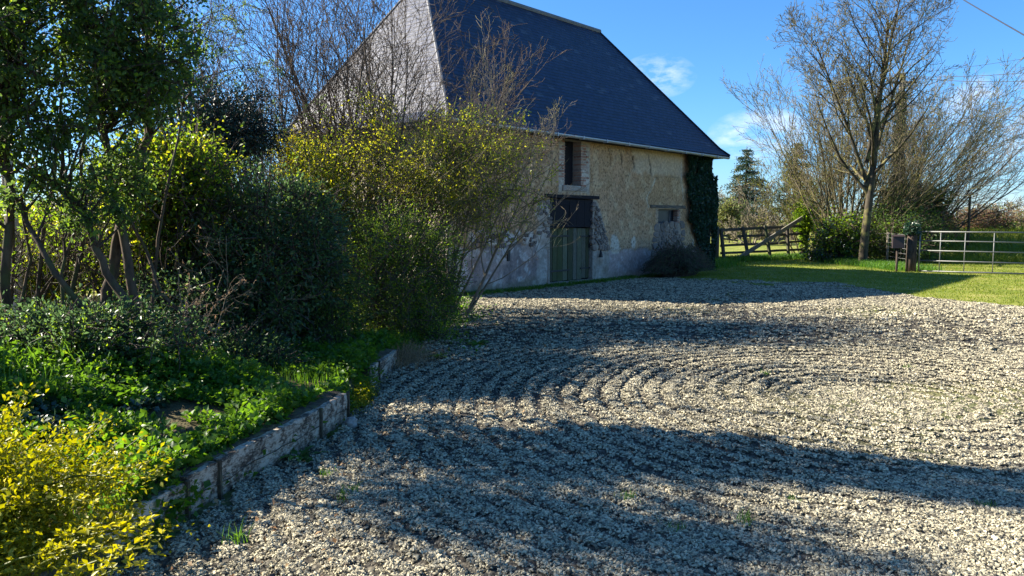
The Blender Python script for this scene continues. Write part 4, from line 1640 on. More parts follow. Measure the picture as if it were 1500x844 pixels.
def bank_pts(n, y0, y1, d0, d1):
    y = g.uniform(y0, y1, n)
    d = d0 + (d1 - d0) * g.random(n) ** 1.3
    x = edge_x(y) - d
    return x, y


def blades(x, y, z, h, w, g, lean=.35, dirv=None):
    """bent grass blades: two quads and a tip each"""
    N = len(x)
    a = g.uniform(0, 2 * np.pi, N)
    l = g.uniform(.1, 1, N) * lean
    h = h * g.uniform(.5, 1.3, N)
    dx, dy = np.cos(a) * l, np.sin(a) * l
    sx, sy = -np.sin(a + 1.1), np.cos(a + 1.1)
    P0 = np.stack([x, y, z], 1)
    V = []
    for t, ww in ((0, 1), (.45, .85), (.8, .45)):
        c = P0 + np.stack([dx * h * t * t, dy * h * t * t, h * t * (1 - .25 * l * t)], 1)
        o = np.stack([sx * w * ww * .5, sy * w * ww * .5, np.zeros(N)], 1)
        V += [c - o, c + o]
    V.append(P0 + np.stack([dx * h * 1.15, dy * h * 1.15, h * (1 - .35 * l)], 1))
    V = np.stack(V, 1).reshape(-1, 3)
    b = (np.arange(N) * 7)[:, None]
    Q = np.concatenate([b + np.array([[0, 1, 3, 2]]), b + np.array([[2, 3, 5, 4]])])
    T = b + np.array([[4, 5, 6]])
    return V, Q, T, np.repeat(g.random(N), 7)


# leafy weeds
x, y = bank_pts(4200, 3.0, 8.6, .02, 2.4)
dens = fbm(x * 1.4, y * 1.4, None, 90, 3)
k = (dens > .40) & (g.random(len(x)) < .95)
x, y = x[k], y[k]
hts = (.05 + .22 * np.clip(dens[k] * 2.2 - .85, 0, 1)) * g.uniform(.6, 1.4, len(x))
pts, dd = [], []
for i in range(len(x)):
    z = float(0)
    n = 26
    ang = g.uniform(0, 6.283, n)
    rr_ = g.uniform(.0, .085, n)
    px_, py_ = x[i] + np.cos(ang) * rr_, y[i] + np.sin(ang) * rr_
    pz_ = hts[i] * g.uniform(.25, 1.0, n)
    pts.append(np.stack([px_, py_, pz_], 1))
    dd.append(np.stack([np.cos(ang), np.sin(ang), g.uniform(.2, .9, n)], 1))
pts, dd = np.concatenate(pts), np.concatenate(dd)
pts[:, 2] += gz(pts[:, 0], pts[:, 1])
# keep weeds from hanging through the face of the edging
k = edge_x(pts[:, 1]) - pts[:, 0] > np.where(fbm(pts[:, 1] * 3, pts[:, 1] * 0, None, 7, 3) > .52, -.10, -.0)
o = leaves_obj('weeds', pts[k], g.choice([.022, .035, .058], len(pts))[k], M['leaf_weed'], None, 81, dirs=dd[k], width=.7, up=.8)
tag(o, 'low bright green weeds carpeting the raised bank behind the edging', 'weeds', kind='stuff')
# dark ivy cover further back
x, y = bank_pts(26000, 4.2, 9.5, .9, 3.4)
k = fbm(x * 1.1, y * 1.1, None, 91, 3) > .40
x, y = x[k], y[k]
z = gz(x, y) + .02 + .12 * g.random(len(x)) * fbm(x * 2, y * 2, None, 92, 2)
o = leaves_obj('ground_ivy', np.stack([x, y, z], 1), .045, M['leaf_ivy'], None, 82, width=.85, up=1.2)
tag(o, 'dark glossy ivy spreading over the soil below the shrubs', 'ivy', kind='stuff')
# grass on the bank
x, y = bank_pts(11000, 3.2, 9.6, .02, 1.8)
k = (fbm(x * 1.2 + 5, y * 1.2, None, 93, 3) + .12 * (y > 6.0)) > .50
x, y = x[k], y[k]
V, Q, T, rd = blades(x, y, gz(x, y), .10, .006, g)
o = np_mesh('bank_grass', V, [Q, T], M['grass_deep'], None, False, {'rnd': rd})
tag(o, 'fresh green grass tufts growing along the top of the bank', 'grass', kind='stuff')
# tall blades at far left, sunlit
x = g.uniform(-4.6, -2.9, 420)
y = g.uniform(4.6, 6.0, 420)
V, Q, T, rd = blades(x, y, gz(x, y), .34, .011, g, .5)
o = np_mesh('tall_grass', V, [Q, T], M['leaf_weed'], None, False, {'rnd': rd})
tag(o, 'long sunlit grass blades standing behind the yellow shrub', 'grass', kind='stuff')
# lawn blades by the gates (only where the eye is near enough to see them)
x = g.uniform(3.0, 20, 120000)
y = g.uniform(11.5, 33, 120000)
ga = grass_amt(x, y)
s_ = (x + 1.33) * .664 + (y - 15.84) * .7476
t_ = (x + 1.33) * .7476 - (y - 15.84) * .664
k = (g.random(len(x)) < ga * ga) & ~((t_ < .02) & (s_ < 12)) & (np.abs(x) < .72 * y)
x, y = x[k], y[k]
V, Q, T, rd = blades(x, y, gz(x, y) - .004, .045, .012, g, .8)
o = np_mesh('lawn_grass', V, [Q, T], M['grass'], None, False, {'rnd': rd})
tag(o, 'short mown grass between the gravel and the two gates', 'grass', kind='stuff')
# taller rough grass along the fence, gates, bank and barn foot
N = 26000
u = g.random(N)
seg_ = g.integers(0, 4, N)
ax_ = np.choose(seg_, [8.0, 12.3, 12.3, 5.6]); ay_ = np.choose(seg_, [29.0, 32.0, 31.5, 24.6])
bx_ = np.choose(seg_, [12.3, 12.9, 12.6, 7.4]); by_ = np.choose(seg_, [32.4, 24.0, 24.0, 27.0])
x = ax_ + (bx_ - ax_) * u + g.normal(0, .35, N)
y = ay_ + (by_ - ay_) * u + g.normal(0, .35, N)
V, Q, T, rd = blades(x, y, gz(x, y), .20, .018, g, .6)
o = np_mesh('rough_grass', V, [Q, T], M['grass_deep'], None, False, {'rnd': rd})
tag(o, 'unmown darker grass along the foot of the fence and hedge', 'grass', kind='stuff')
x = g.uniform(16, 34, 22000)
y = g.uniform(27.5, 34.5, 22000)
V, Q, T, rd = blades(x, y, gz(x, y), .26, .022, g, .6)
o = np_mesh('bank_turf', V, [Q, T], M['grass'], None, False, {'rnd': rd})
tag(o, 'rough grass covering the earth bank behind the metal gate', 'grass', kind='stuff')
# weeds at the foot of the barn wall and at the gravel edge
s_ = g.uniform(-.4, 11.5, 5200)
t_ = .04 + np.abs(g.normal(0, .16, 5200))
x = -1.33 + .664 * s_ + .7476 * t_
y = 15.84 + .7476 * s_ - .664 * t_
k = fbm(s_ * 1.5, t_, None, 95, 3) > .42
V, Q, T, rd = blades(x[k], y[k], gz(x[k], y[k]), .09, .014, g, .7)
o = np_mesh('wall_foot_grass', V, [Q, T], M['grass_deep'], None, False, {'rnd': rd})
tag(o, 'sparse weeds growing along the foot of the barn wall', 'grass', kind='stuff')
y = g.uniform(8.6, 15.5, 7000)
x = edge_x(y) + g.normal(-.1, .30, 7000)
k = (fbm(x * 2.2, y * 2.2, None, 96, 3) > .44)
pt = np.stack([x[k], y[k], gz(x[k], y[k]) + g.random(k.sum()) * .07], 1)
o = leaves_obj('edge_weeds', pt, .045, M['leaf_weed'], None, 97, width=.6, up=1.0)
tag(o, 'small green weeds creeping from the bushes onto the gravel edge', 'weeds', kind='stuff')


# ------------------------------------------------------------------ single plants
def rosette(name, label, c, n, L, w, mat, seed, lift=(.3, 1.1), group=None, lobes=0, cat='plant', droop=.9):
    rs = random.Random(seed)
    root = bpy.data.objects.new(name, None)
    V, Q, rd = [], [], []
    for k in range(n):
        a = 2 * math.pi * (k * .382 + rs.uniform(-.04, .04))
        el = rs.uniform(*lift)
        ll = L * rs.uniform(.65, 1.1)
        ww = w * rs.uniform(.75, 1.15)
        p = Vector((0, 0, .0))
        e = el
        n0 = len(V)
        m_ = 9
        side = Vector((-math.sin(a), math.cos(a), 0))
        r_ = rs.random()
        for i in range(m_ + 1):
            t = i / m_
            wd = ww * (math.sin(math.pi * min(1, t * .93 + .07)) ** .7) * (1 if not lobes else (1 if i % 2 else .45))
            up_ = Vector((-math.sin(e) * math.cos(a), -math.sin(e) * math.sin(a), math.cos(e)))
            V.append(tuple(p + side * wd * .5 + up_ * wd * .16))
            V.append(tuple(p))
            V.append(tuple(p - side * wd * .5 + up_ * wd * .16))
            rd += [r_] * 3
            p = p + Vector((math.cos(e) * math.cos(a), math.cos(e) * math.sin(a), math.sin(e))) * ll / m_
            e -= droop * el / m_ * 1.6
        for i in range(m_):
            b = n0 + i * 3
            Q += [(b, b + 1, b + 4, b + 3), (b + 1, b + 2, b + 5, b + 4)]
    o = np_mesh(name, V, [np.array(Q)], M[mat], None, True, {'rnd': rd})
    o.location = c
    tag(o, label, cat, group)
    return o


def onb(px, py, Y):
    p = at(px, py, Y)
    return (p.x, p.y, GZ1(p.x, p.y))


rosette('dock_plant', 'broad leaved dock rosette behind the near end of the white edging', onb(172, 715, 3.75), 12, .17, .055, 'leaf_fern', 1, (.5, 1.3))
rosette('dock_plant', 'smaller dock rosette beside the wooden stakes on the bank', onb(225, 690, 4.2), 9, .12, .035, 'leaf_weed', 2, (.4, 1.2))
rosette('fern_plant', 'arching bright green fern under the privet bush near the far edging', onb(548, 525, 8.7), 17, .42, .085, 'leaf_fern', 3, (.5, 1.15), lobes=1)
rosette('thistle_plant', 'spreading lobed weed growing from the gravel against the white edging', (-1.43, 4.95, 0), 20, .20, .05, 'leaf_weed', 4, (.15, .75), lobes=1)
rosette('thistle_plant', 'little lobed weed at the foot of the joint between two edging panels', (-1.38, 5.55, 0), 10, .09, .03, 'leaf_weed', 5, (.2, .8), lobes=1)
rosette('foxglove_plant', 'low leafy rosette in the gravel just right of the privet bush', onb(697, 512, 9.5), 16, .20, .06, 'leaf_fern', 7, (.1, .8))
rosette('foxglove_plant', 'leafy rosette at the bushes edge nearest the dry grass', onb(640, 540, 8.5), 12, .16, .05, 'leaf_weed', 8, (.1, .8))
for k, (px, py, Y, hh, lab) in enumerate(((345, 790, 3.62, .10, 'thin green grass tuft in the gravel below the white edging'), (515, 735, 4.3, .05, 'tiny yellow-green tuft in the sunny patch of near gravel'), (480, 700, 4.6, .05, 'small pale tuft on gravel between shadow and edging'), (505, 745, 4.2, .04, 'lowest small tuft of the three left gravel tufts'),
                                          (1090, 780, 3.9, .07, 'grass tuft in the lower shadow streak on the gravel'), (920, 745, 4.2, .04, 'flat mossy tuft between the two shadow streaks'), (1160, 745, 4.2, .04, 'yellowish moss tuft at the right end of the lower shadow'), (985, 800, 3.8, .05, 'short tuft in the sunlit gravel near the bottom edge'),
                                          (1440, 760, 4.1, .04, 'yellowish tuft low at the right edge of the gravel'), (1330, 545, 8.0, .05, 'small green tuft on the far sunlit gravel'), (1120, 560, 7.6, .05, 'tuft on top of the raked furrows'))):
    p = onb(px, py, Y)
    n = 40
    xx = p[0] + g.normal(0, .03, n)
    yy = p[1] + g.normal(0, .03, n)
    V, Q, T, rd = blades(xx - p[0], yy - p[1], np.zeros(n), hh, .004, g, .8)
    o = np_mesh('grass_tuft', V, [Q, T], M['grass_deep'], None, False, {'rnd': rd})
    o.location = p
    tag(o, lab, 'grass tuft', 'grass tufts in the gravel')
# dry grass heap by the far edging
n = 900
p = (-1.22, 8.35, GZ1(-1.22, 8.35) - .02)
V, Q, T, rd = blades(g.normal(0, .16, n), g.normal(0, .22, n), np.zeros(n), .26, .006, g, 1.6)
o = np_mesh('dry_grass', V, [Q, T], M['grass_dry'], None, False, {'rnd': rd})
o.location = p
tag(o, 'clump of straw-brown dead grass spilling over the far end of the edging', 'grass')
# fallen leaves and litter
n = 900
y = g.uniform(2.4, 11, n)
x = edge_x(y) + np.abs(g.normal(0, .8, n))
o = leaves_obj('leaf_litter', np.stack([x, y, gz(x, y) + .022], 1), .035, M['grass_dry'], None, 99, width=.6, up=1.5)
tag(o, 'dry brown leaves lying scattered over the gravel beside the edging', 'leaves', kind='stuff')
# moss cushion in the gap between the edgings
pts = np.concatenate([np.stack([g.normal(-1.33, .05, 2500), g.normal(6.55, .17, 2500), np.abs(g.normal(.05, .05, 2500))], 1)])
o = leaves_obj('moss_cushion', pts - np.array([-1.33, 6.55, 0]), .022, M['leaf_olive'], None, 98, width=.6, up=1.0)
o.location = (-1.33, 6.55, 0)
tag(o, 'brownish moss cushion filling the gap between the two edgings', 'moss')

# ------------------------------------------------------------------ white-washed edging
m = NT('flaking_whitewash')
co = m.coord('Object')
n1_ = m.noise(co, 9, 6, .7)
n2_ = m.noise(m.mapping(co, (1, 1, 3)), 26, 5, .7)
n3_ = m.noise(co, 2.2, 4)
fl = m.math('ADD', m.math('MULTIPLY', n1_, .6), m.math('MULTIPLY', n2_, .4))
col = m.ramp(fl, [(.43, (.06, .048, .038)), (.48, (.22, .175, .13)), (.54, (.44, .38, .30)), (.8, (.56, .50, .41))])
sepn = m.n('ShaderNodeSeparateXYZ')
m.set(sepn.inputs[0], co)
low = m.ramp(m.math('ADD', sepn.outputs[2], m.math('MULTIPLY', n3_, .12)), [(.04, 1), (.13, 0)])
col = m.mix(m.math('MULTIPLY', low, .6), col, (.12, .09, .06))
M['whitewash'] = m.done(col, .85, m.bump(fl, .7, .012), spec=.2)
m = NT('mossy_top')
n1_ = m.noise(m.coord('Object'), 12, 5, .7)
M['mossy_top'] = m.done(m.ramp(n1_, [(.35, (.035, .028, .02)), (.55, (.10, .085, .06)), (.7, (.13, .14, .05))]), .95, m.bump(n1_, .7, .01), spec=.1)

g2 = random.Random(12)
root = empty('garden_edging', (-1.60, 4.6, 0))
tag(root, 'long low edging of flaking white panels holding back the weedy bank', 'edging')
runs = [((-1.86, 3.35), (-1.745, 3.93), .205), ((-1.74, 3.95), (-1.685, 4.22), .225), ((-1.68, 4.24), (-1.40, 5.40), .23), ((-1.395, 5.43), (-1.32, 5.95), .225)]


def panel(p, q, h, root, lastdark=False):
    bx, by, bz = root.location
    p, q = Vector((p[0] - bx, p[1] - by)), Vector((q[0] - bx, q[1] - by))
    d = (q - p)
    L = d.length
    d.normalize()
    nn_ = Vector((-d.y, d.x))
    n = max(4, int(L / .05))
    mb = MB()
    rows = [-.10, .05, .11, h * .7, h - .01, h]
    ids = []
    zcr = g2.uniform(.09, .14)
    for i in range(n + 1):
        c = p + d * (L * i / n)
        row = []
        for z in rows:
            j = g2.uniform(-.006, .006)
            o_ = c - nn_ * (.0 + j)
            row.append((o_.x, o_.y, z + (g2.uniform(-.006, .004) if z > .2 else 0)))
        b1 = c + nn_ * .045
        row.append((b1.x, b1.y, h + g2.uniform(-.005, .004)))
        row.append((b1.x, b1.y, -.1))
        ids.append(row)
    m_ = len(ids[0])
    vs = [v for r_ in ids for v in r_]
    fs = []
    for i in range(n):
        for k in range(m_):
            k2 = (k + 1) % m_
            fs.append((i * m_ + k, (i + 1) * m_ + k, (i + 1) * m_ + k2, i * m_ + k2))
    fs.append(tuple(range(m_)))
    fs.append(tuple(n * m_ + k for k in range(m_))[::-1])
    mb.add(vs, fs)
    o = mb.build('panel', M['whitewash'], root)
    # dark sleeper lying behind the panel top
    mb = MB()
    a_, b_ = p + nn_ * .047, q + nn_ * .047
    c_, d_ = q + nn_ * .14, p + nn_ * .14
    zt = h + .006
    mb.add([(a_.x, a_.y, -.05), (b_.x, b_.y, -.05), (c_.x, c_.y, -.05), (d_.x, d_.y, -.05), (a_.x, a_.y, zt), (b_.x, b_.y, zt), (c_.x, c_.y, zt + .012), (d_.x, d_.y, zt + .012)], [(0, 3, 2, 1), (4, 5, 6, 7), (0, 1, 5, 4), (1, 2, 6, 5), (2, 3, 7, 6), (3, 0, 4, 7)])
    mb.build('sleeper', M['mossy_top'], root, bevel=.006)
    # ragged crack along the panel
    mb = MB()
    pts = []
    K = max(4, int(L / .08))
    for i in range(K + 1):
        c = p + d * (L * i / K) - nn_ * .007
        zcr += g2.uniform(-.012, .013)
        pts.append((c.x, c.y, min(max(zcr, .06), .17)))
    mb.tube(pts, [g2.choice((.001, .003, .004)) for _ in pts], 4)
    mb.build('crack', M['mossy_top'], root)
    # dark batten closing the joint
    mb = MB()
    c = q - nn_ * .006 + d * .012
    mb.bar((c.x, c.y, -.05), (c.x, c.y, h + .006), .022, .02, (d.x, d.y, 0))
    mb.build('batten', M['mossy_top'], root)


for p, q_, h in runs:
    panel(p, q_, h, root)
root = empty('garden_edging', (-1.31, 7.5, 0))
tag(root, 'short far stub of edging, half black and half flaking white', 'edging')
panel((-1.335, 7.08), (-1.315, 7.35), .21, root)
mb = MB()
mb.box((-.33, -.50, -.1), (-.03, -.44, .20), .006)
mb.build('end_board', M['mossy_top'], root)
panel((-1.312, 7.37), (-1.25, 8.15), .19, root)
# row of short round stakes behind the near edging
root = empty('stake_edging', (-2.10, 4.35, GZ1(-2.1, 4.35)))
tag(root, 'short row of upright brown stakes half hidden in the bank weeds', 'edging')
for k in range(9):
    mb = MB()
    a = k / 8
    x, y = -.10 + .22 * a, -.12 + .32 * a
    h = .10 + g2.uniform(-.012, .012)
    mb.tube([(x, y, -.08), (x + .003, y, h * .6), (x, y, h), (x, y, h + .008)], [.024, .024, .023, .012], 9)
    mb.build('stake', M['stake_wood'], root, True)
# stone at the edging's end
mb = MB()
import mathutils
bm_v = []
g3 = random.Random(5)
mb.tube([(0, 0, -.02), (.0, 0, .0), (.005, 0, .03), (.01, .005, .06), (.01, .005, .07)], [.035, .05, .052, .035, .015], 7)
for i, v in enumerate(mb.v):
    mb.v[i] = (v[0] + g3.uniform(-.008, .008), v[1] * 1.2 + g3.uniform(-.008, .008), v[2] + g3.uniform(-.006, .006))
o = mb.build('edging_stone', M['mortar'], None)
o.location = (-1.25, 5.78, 0)
tag(o, 'pale stone lying against the foot of the last white panel', 'stone')

# ------------------------------------------------------------------ ivy on the far corner of the barn
root = empty('ivy_curtain', barn.matrix_basis @ Vector((10.9, -.1, 0)))
root.rotation_euler = barn.rotation_euler
tag(root, 'dark ivy curtain climbing the far corner of the barn wall', 'ivy')
g = np.random.default_rng(101)
n = 90000
z = g.uniform(.0, 3.55, n)
x = g.uniform(9.5, 11.95, n)
lo = np.interp(z, [0, .5, 1.0, 1.6, 2.2, 3.0, 3.55], [10.95, 10.85, 10.6, 10.25, 10.0, 9.78, 9.74]) + (fbm(z * 3, z * 0, None, 5, 3) - .5) * .35
hi = np.interp(z, [0, .4, 1.0, 2.0, 3.55], [11.5, 11.72, 11.72, 11.70, 11.68]) + (fbm(z * 3 + 9, z * 0, None, 6, 3) - .5) * .12
hole = (fbm(x * 2.6, z * .9, None, 102, 4) > .66 - .12 * (z > 3.0) - .07 * (z < .7))
k = (x > lo) & (x < hi) & ~hole
x, z = x[k], z[k]
depth_ = .05 + .16 * fbm(x * 2.5, z * 1.8, None, 103, 3) * g.random(len(x)) ** .5
pos = np.stack([x - 10.9, -depth_ + .1 - .04, z], 1)
dr = np.tile(np.array([0, -.5, -.9]), (len(x), 1))
V, F, rd = leaf_arrays(pos, .062, g, dirs=dr, width=.9, up=0)
np_mesh('foliage', V, [F], M['leaf_ivy'], root, False, {'rnd': rd})
rs = random.Random(8)
polys = []
for k in range(26):
    x0 = rs.uniform(.15, .75)
    x1 = rs.uniform(-1.0, .8)
    pl = curve(rs, (x0, .03, -.05), (x1, .05, rs.uniform(1.5, 3.4)), 10, 0, .05)
    polys.append(([Vector((q.x, .045 + rs.uniform(-.03, .0), q.z)) for q in pl], [.035 - .003 * i for i in range(10)]))
tube_obj('stems', polys, M['bark_dark'], root, 6)

# ------------------------------------------------------------------ drooping bush at the foot of the barn wall
c = barn.matrix_basis @ Vector((8.15, -.85, 0))
root = empty('broom_bush', (c.x, c.y, 0))
root.rotation_euler = barn.rotation_euler
tag(root, 'dark mound of thin drooping stems against the barn wall below the small window', 'shrub')
rs = random.Random(14)
polys, lp = [], []
for k in range(1500):
    a = rs.uniform(0, 6.283)
    rr_ = rs.uniform(.3, 1.0)
    ex, ey = math.cos(a) * rr_ * 1.75, math.sin(a) * rr_ * .80
    hz = .98 * math.sqrt(max(0.03, 1 - rr_ * rr_ * .92)) * rs.choice((.7, .85, 1.0, 1.0, 1.25)) * rs.uniform(.8, 1.08)
    p0 = Vector((rs.uniform(-.7, .7), rs.uniform(-.15, .15), 0))
    p3 = Vector((ex, ey, hz * rs.uniform(.45, .8)))
    p1 = Vector((ex * .45 + p0.x * .5, ey * .5, hz * .85))
    p2 = Vector((ex * .8, ey * .8, hz * 1.0))
    pl = []
    for i in range(7):
        t = i / 6
        pl.append(p0 * (1 - t) ** 3 + p1 * 3 * t * (1 - t) ** 2 + p2 * 3 * t * t * (1 - t) + p3 * t ** 3)
    polys.append((pl, [.007, .006, .006, .005, .005, .004, .003]))
    for _ in range(4):
        t = rs.uniform(.4, 1) * 5.99
        lp.append(tuple(pl[int(t)].lerp(pl[int(t) + 1], t - int(t))))
tube_obj('stems', polys, M['twig'], root, 3)
leaves_obj('foliage', np.array(lp), .05, M['leaf_holly'], root, 15, width=.3, up=.2)

# ------------------------------------------------------------------ tree, hedge bush, poles, fences on the right
sp_t = dict(levels=5, nseg=[9, 7, 6, 5, 3], wander=[.014, .10, .15, .18, .2], up=[.02, .055, .05, .04, .03], taper=.80, minr=.0065, kids=[17, 8, 5, 3], angle=[(28, 58), (25, 55), (25, 60), (25, 60)], ratio=[.50, .50, .5, .5], rratio=.52)
sp_t['from'] = [.27, .2, .2, .2]
b = Vector((12.5, 27.0, 0))
bare_tree('ash_tree', 'tall leafless tree with a lichen-yellow trunk standing between the two gates', 'tree', b, sp_t, 124,
          [((0, 0, -.1), (0.02, 0, 1), 8.6, .17), ((.0, 0, 2.75), (.30, .1, 1), 5.8, .085), ((0, 0, 3.0), (-.42, .0, 1), 5.2, .075), ((0, 0, 3.6), (.12, -.1, 1), 6.0, .08)],
          'ash_bark', 'twig_lichen', cut=1)
# trunk foot bark, darker
sp_h = dict(levels=4, nseg=[8, 6, 5, 3], wander=[.05, .09, .12, .15], up=[.02, .03, .03, .02], taper=.8, minr=.006, kids=[9, 6, 4], angle=[(15, 38), (18, 42), (20, 50)], ratio=[.48, .5, .5], rratio=.55)
sp_h['from'] = [.25, .2, .2]
rs1 = random.Random(31)
b = Vector((13.6, 30.5, 0))
tr = fan(rs1, 42, 43, 6.7, .05, (.20, 0), .9)
bare_tree('hazel_thicket', 'huge leafless many-stemmed thicket fanning out behind the tall lichen-covered tree', 'bush', b, sp_h, 32, tr, 'twig_lichen', 'twig_pale', 'bare thickets on the hedge line', buds=('leaf_olive', 9000, .05))
b = Vector((17.2, 32.5, .3))
tr = fan(rs1, 18, 45, 5.6, .045, (.42, 0), .8)
bare_tree('hazel_thicket', 'leafless thicket leaning right over the end of the field gate', 'bush', b, sp_h, 33, tr, 'twig', 'twig_pale', 'bare thickets on the hedge line')
b = Vector((13.0, 33.5, 0))
tr = fan(rs1, 16, 34, 4.2, .04, (-.02, 0), .8)
bare_tree('hazel_thicket', 'yellowish leafless thicket behind the ivy-topped wooden gate post', 'bush', b, sp_h, 34, tr, 'twig_lichen', 'twig_lichen', 'bare thickets on the hedge line', buds=('leaf_olive', 9000, .05))

GRP_H = 'evergreen undergrowth on the hedge line'
S_('ivy_bush', 'light glossy ivy bush just left of the tall bare tree trunk', 1232, 350, 30, 34, 28.6, 80, 55, .10, 'leaf_mid', seed=61, cr=.3, mat2='leaf_ivy', frac2=.4, bark='bark_dark', low=-.9, group=GRP_H, width=.8, shell=.3)
S_('bramble_bush', 'dark tangled bramble behind the wire fence right of the bare tree', 1312, 345, 62, 48, 29.0, 240, 80, .09, 'leaf_dark', seed=62, cr=.36, mat2='leaf_mid', frac2=.15, bark='twig', low=-.9, group=GRP_H, shell=.2)
S_('bramble_bush', 'dusky olive bramble mass crowning the hedge above the fence', 1335, 298, 50, 30, 31.5, 130, 70, .10, 'leaf_dark', seed=63, cr=.4, mat2='leaf_olive', frac2=.25, bark='twig', low=-.9, group=GRP_H, shell=.2)
S_('yellow_bush', 'yellowish leafy bush between the wooden gate post and the ivy bush', 1214, 350, 18, 30, 33.6, 90, 80, .09, 'leaf_fresh', seed=64, cr=.3, mat2='leaf_olive', frac2=.5, bark='twig_pale', low=-.9, group=GRP_H, shell=.2)
S_('bracken_clump', 'russet bracken and bramble on the bank just behind the near end of the field gate', 1372, 328, 30, 24, 31.0, 70, 70, .09, 'leaf_bronze', seed=65, cr=.3, mat2='leaf_mid', frac2=.2, bark='twig_pale', low=-.9, group=GRP_H, shell=.2)
S_('bracken_clump', 'russet bracken on the bank top beside the thin post', 1440, 324, 40, 13, 34.0, 70, 70, .09, 'leaf_bronze', seed=66, cr=.3, mat2='grass', frac2=.2, bark='twig_pale', low=-.9, group=GRP_H, shell=.2)
S_('bracken_clump', 'russet bracken on the bank top at the right edge of the view', 1530, 324, 50, 14, 34.0, 70, 70, .09, 'leaf_bronze', seed=67, cr=.3, mat2='grass', frac2=.4, bark='twig_pale', low=-.9, group=GRP_H, shell=.2)
S_('ivy_bush', 'dark ivy heap at the hedge foot below the yellowish bush', 1215, 373, 34, 14, 29.0, 60, 60, .09, 'leaf_ivy', seed=68, cr=.25, mat2='leaf_mid', frac2=.3, bark='bark_dark', low=-.9, group=GRP_H, width=.8, shell=.2)
# sunlit grass bank and dark hedge seen through the field gate
S_('hedge_bush', 'dark green hedge bush seen through the bars of the field gate', 1460, 352, 75, 16, 33.5, 160, 80, .10, 'leaf_mid', seed=69, cr=.35, mat2='leaf_dark', frac2=.4, bark='twig', low=-.9, group=GRP_H, shell=.2)

# utility pole wrapped in ivy, with its wires
pb = at(1310, 380, 31.5)
root = empty('utility_pole', (pb.x, pb.y, 0))
tag(root, 'ivy-clad wooden utility pole rising out of the bare thicket', 'pole')
mb = MB()
topz = at(1310, 108, 31.5).z
mb.tube([(0, 0, -.2), (0, 0, topz * .5), (0, 0, topz)], [.15, .13, .11], 12)
mb.build('shaft', M['bark_grey'], root, True)
mb = MB()
mb.bar((-.55, 0, topz - .35), (.55, 0, topz - .35), .09, .09)
mb.build('cross_arm', M['bark_grey'], root)
for k in (-.45, .0, .45):
    mb = MB()
    mb.tube([(k, 0, topz - .30), (k, 0, topz - .22), (k, 0, topz - .18), (k, 0, topz - .12)], [.02, .05, .035, .03], 8)
    mb.build('insulator', M['galv'], root, True)
g = np.random.default_rng(55)
n = 5200
zz = g.uniform(.5, topz * .90, n)
aa = g.uniform(0, 6.283, n)
rr_ = (.15 + .12 * fbm(zz * 1.5, aa, None, 56, 3)) * g.uniform(.7, 1.1, n)
leaves_obj('ivy', np.stack([np.cos(aa) * rr_, np.sin(aa) * rr_, zz], 1), .08, M['leaf_ivy'], root, 57, width=.9)


def cable(label, pts, r, sag=0.0, n=24):
    a, b = Vector(pts[0]), Vector(pts[1])
    mb = MB()
    P_ = []
    for i in range(n + 1):
        t = i / n
        q = a.lerp(b, t) - a
        q.z -= sag * 4 * t * (1 - t)
        P_.append(q)
    mb.tube(P_, r, 5)
    o = mb.build('overhead_cable', M['cable'], None, True)
    o.location = a
    tag(o, label, 'cable', 'overhead cables')


pt = Vector((pb.x, pb.y, topz - .12))
cable('thick black cable crossing the top right corner of the sky', (at(1395, -10, 24), at(1640, 130, 11)), .014, .02)
cable('upper one of the pair of wires running right from the ivy-clad pole', (pt + Vector((.45, 0, 0)), at(1760, 70, 22)), .010, .25)
cable('lower one of the pair of wires running right from the ivy-clad pole', (pt + Vector((0, 0, 0)), at(1760, 92, 22.5)), .010, .35)
cable('faint highest wire running right from the ivy-clad pole', (pt + Vector((-.45, 0, .1)), at(1800, 20, 24)), .006, .3)
cable('wire slanting down to the right through the top of the thicket', (pt + Vector((.2, 0, -.4)), at(1700, 230, 60)), .012, .3)
cable('lowest wire slanting down past the right end of the thicket', (pt + Vector((.2, 0, -1.0)), at(1700, 270, 60)), .012, .3)

# thin wooden post on the bank
pb = at(1418, 345, 30.5)
mb = MB()
mb.tube([(0, 0, -.3), (.01, 0, .6), (0, 0, 2.62 - GZ1(pb.x, pb.y))], [.055, .05, .045], 8)
o = mb.build('fence_post', M['bark_brown'], None, True)
o.location = (pb.x, pb.y, GZ1(pb.x, pb.y))
tag(o, 'single thin brown post standing on the bank behind the field gate', 'post')

# galvanised field gate
GA, GB = Vector((12.55, 23.35, 0)), Vector((14.75, 21.6, 0))
dv = (GB - GA).normalized()
root = empty('field_gate', GA, math.atan2(dv.y, dv.x))
tag(root, 'galvanised tubular field gate with five bars, closed', 'gate')
GL = (GB - GA).length
for k, (za, zb) in enumerate(((.03, .06), (.35, .36), (.66, .66), (.96, .95), (1.235, 1.235))):
    mb = MB()
    mb.tube([(0, 0, za), (GL, 0, zb)], .022 if k in (0, 4) else .018, 8)
    mb.build('rail', M['galv'], root, True)
for k, t in enumerate((0, .20, .43, .69, 1.0)):
    mb = MB()
    mb.tube([(GL * t, .0, .02), (GL * t, .0, 1.25)], .024 if k in (0, 4) else .014, 8)
    mb.build('upright', M['galv'], root, True)
mb = MB()
mb.tube([(GL + .02, 0, 1.0), (GL + .10, 0, 1.0), (GL + .10, 0, .93)], .012, 6)
mb.build('latch', M['galv'], root, True)
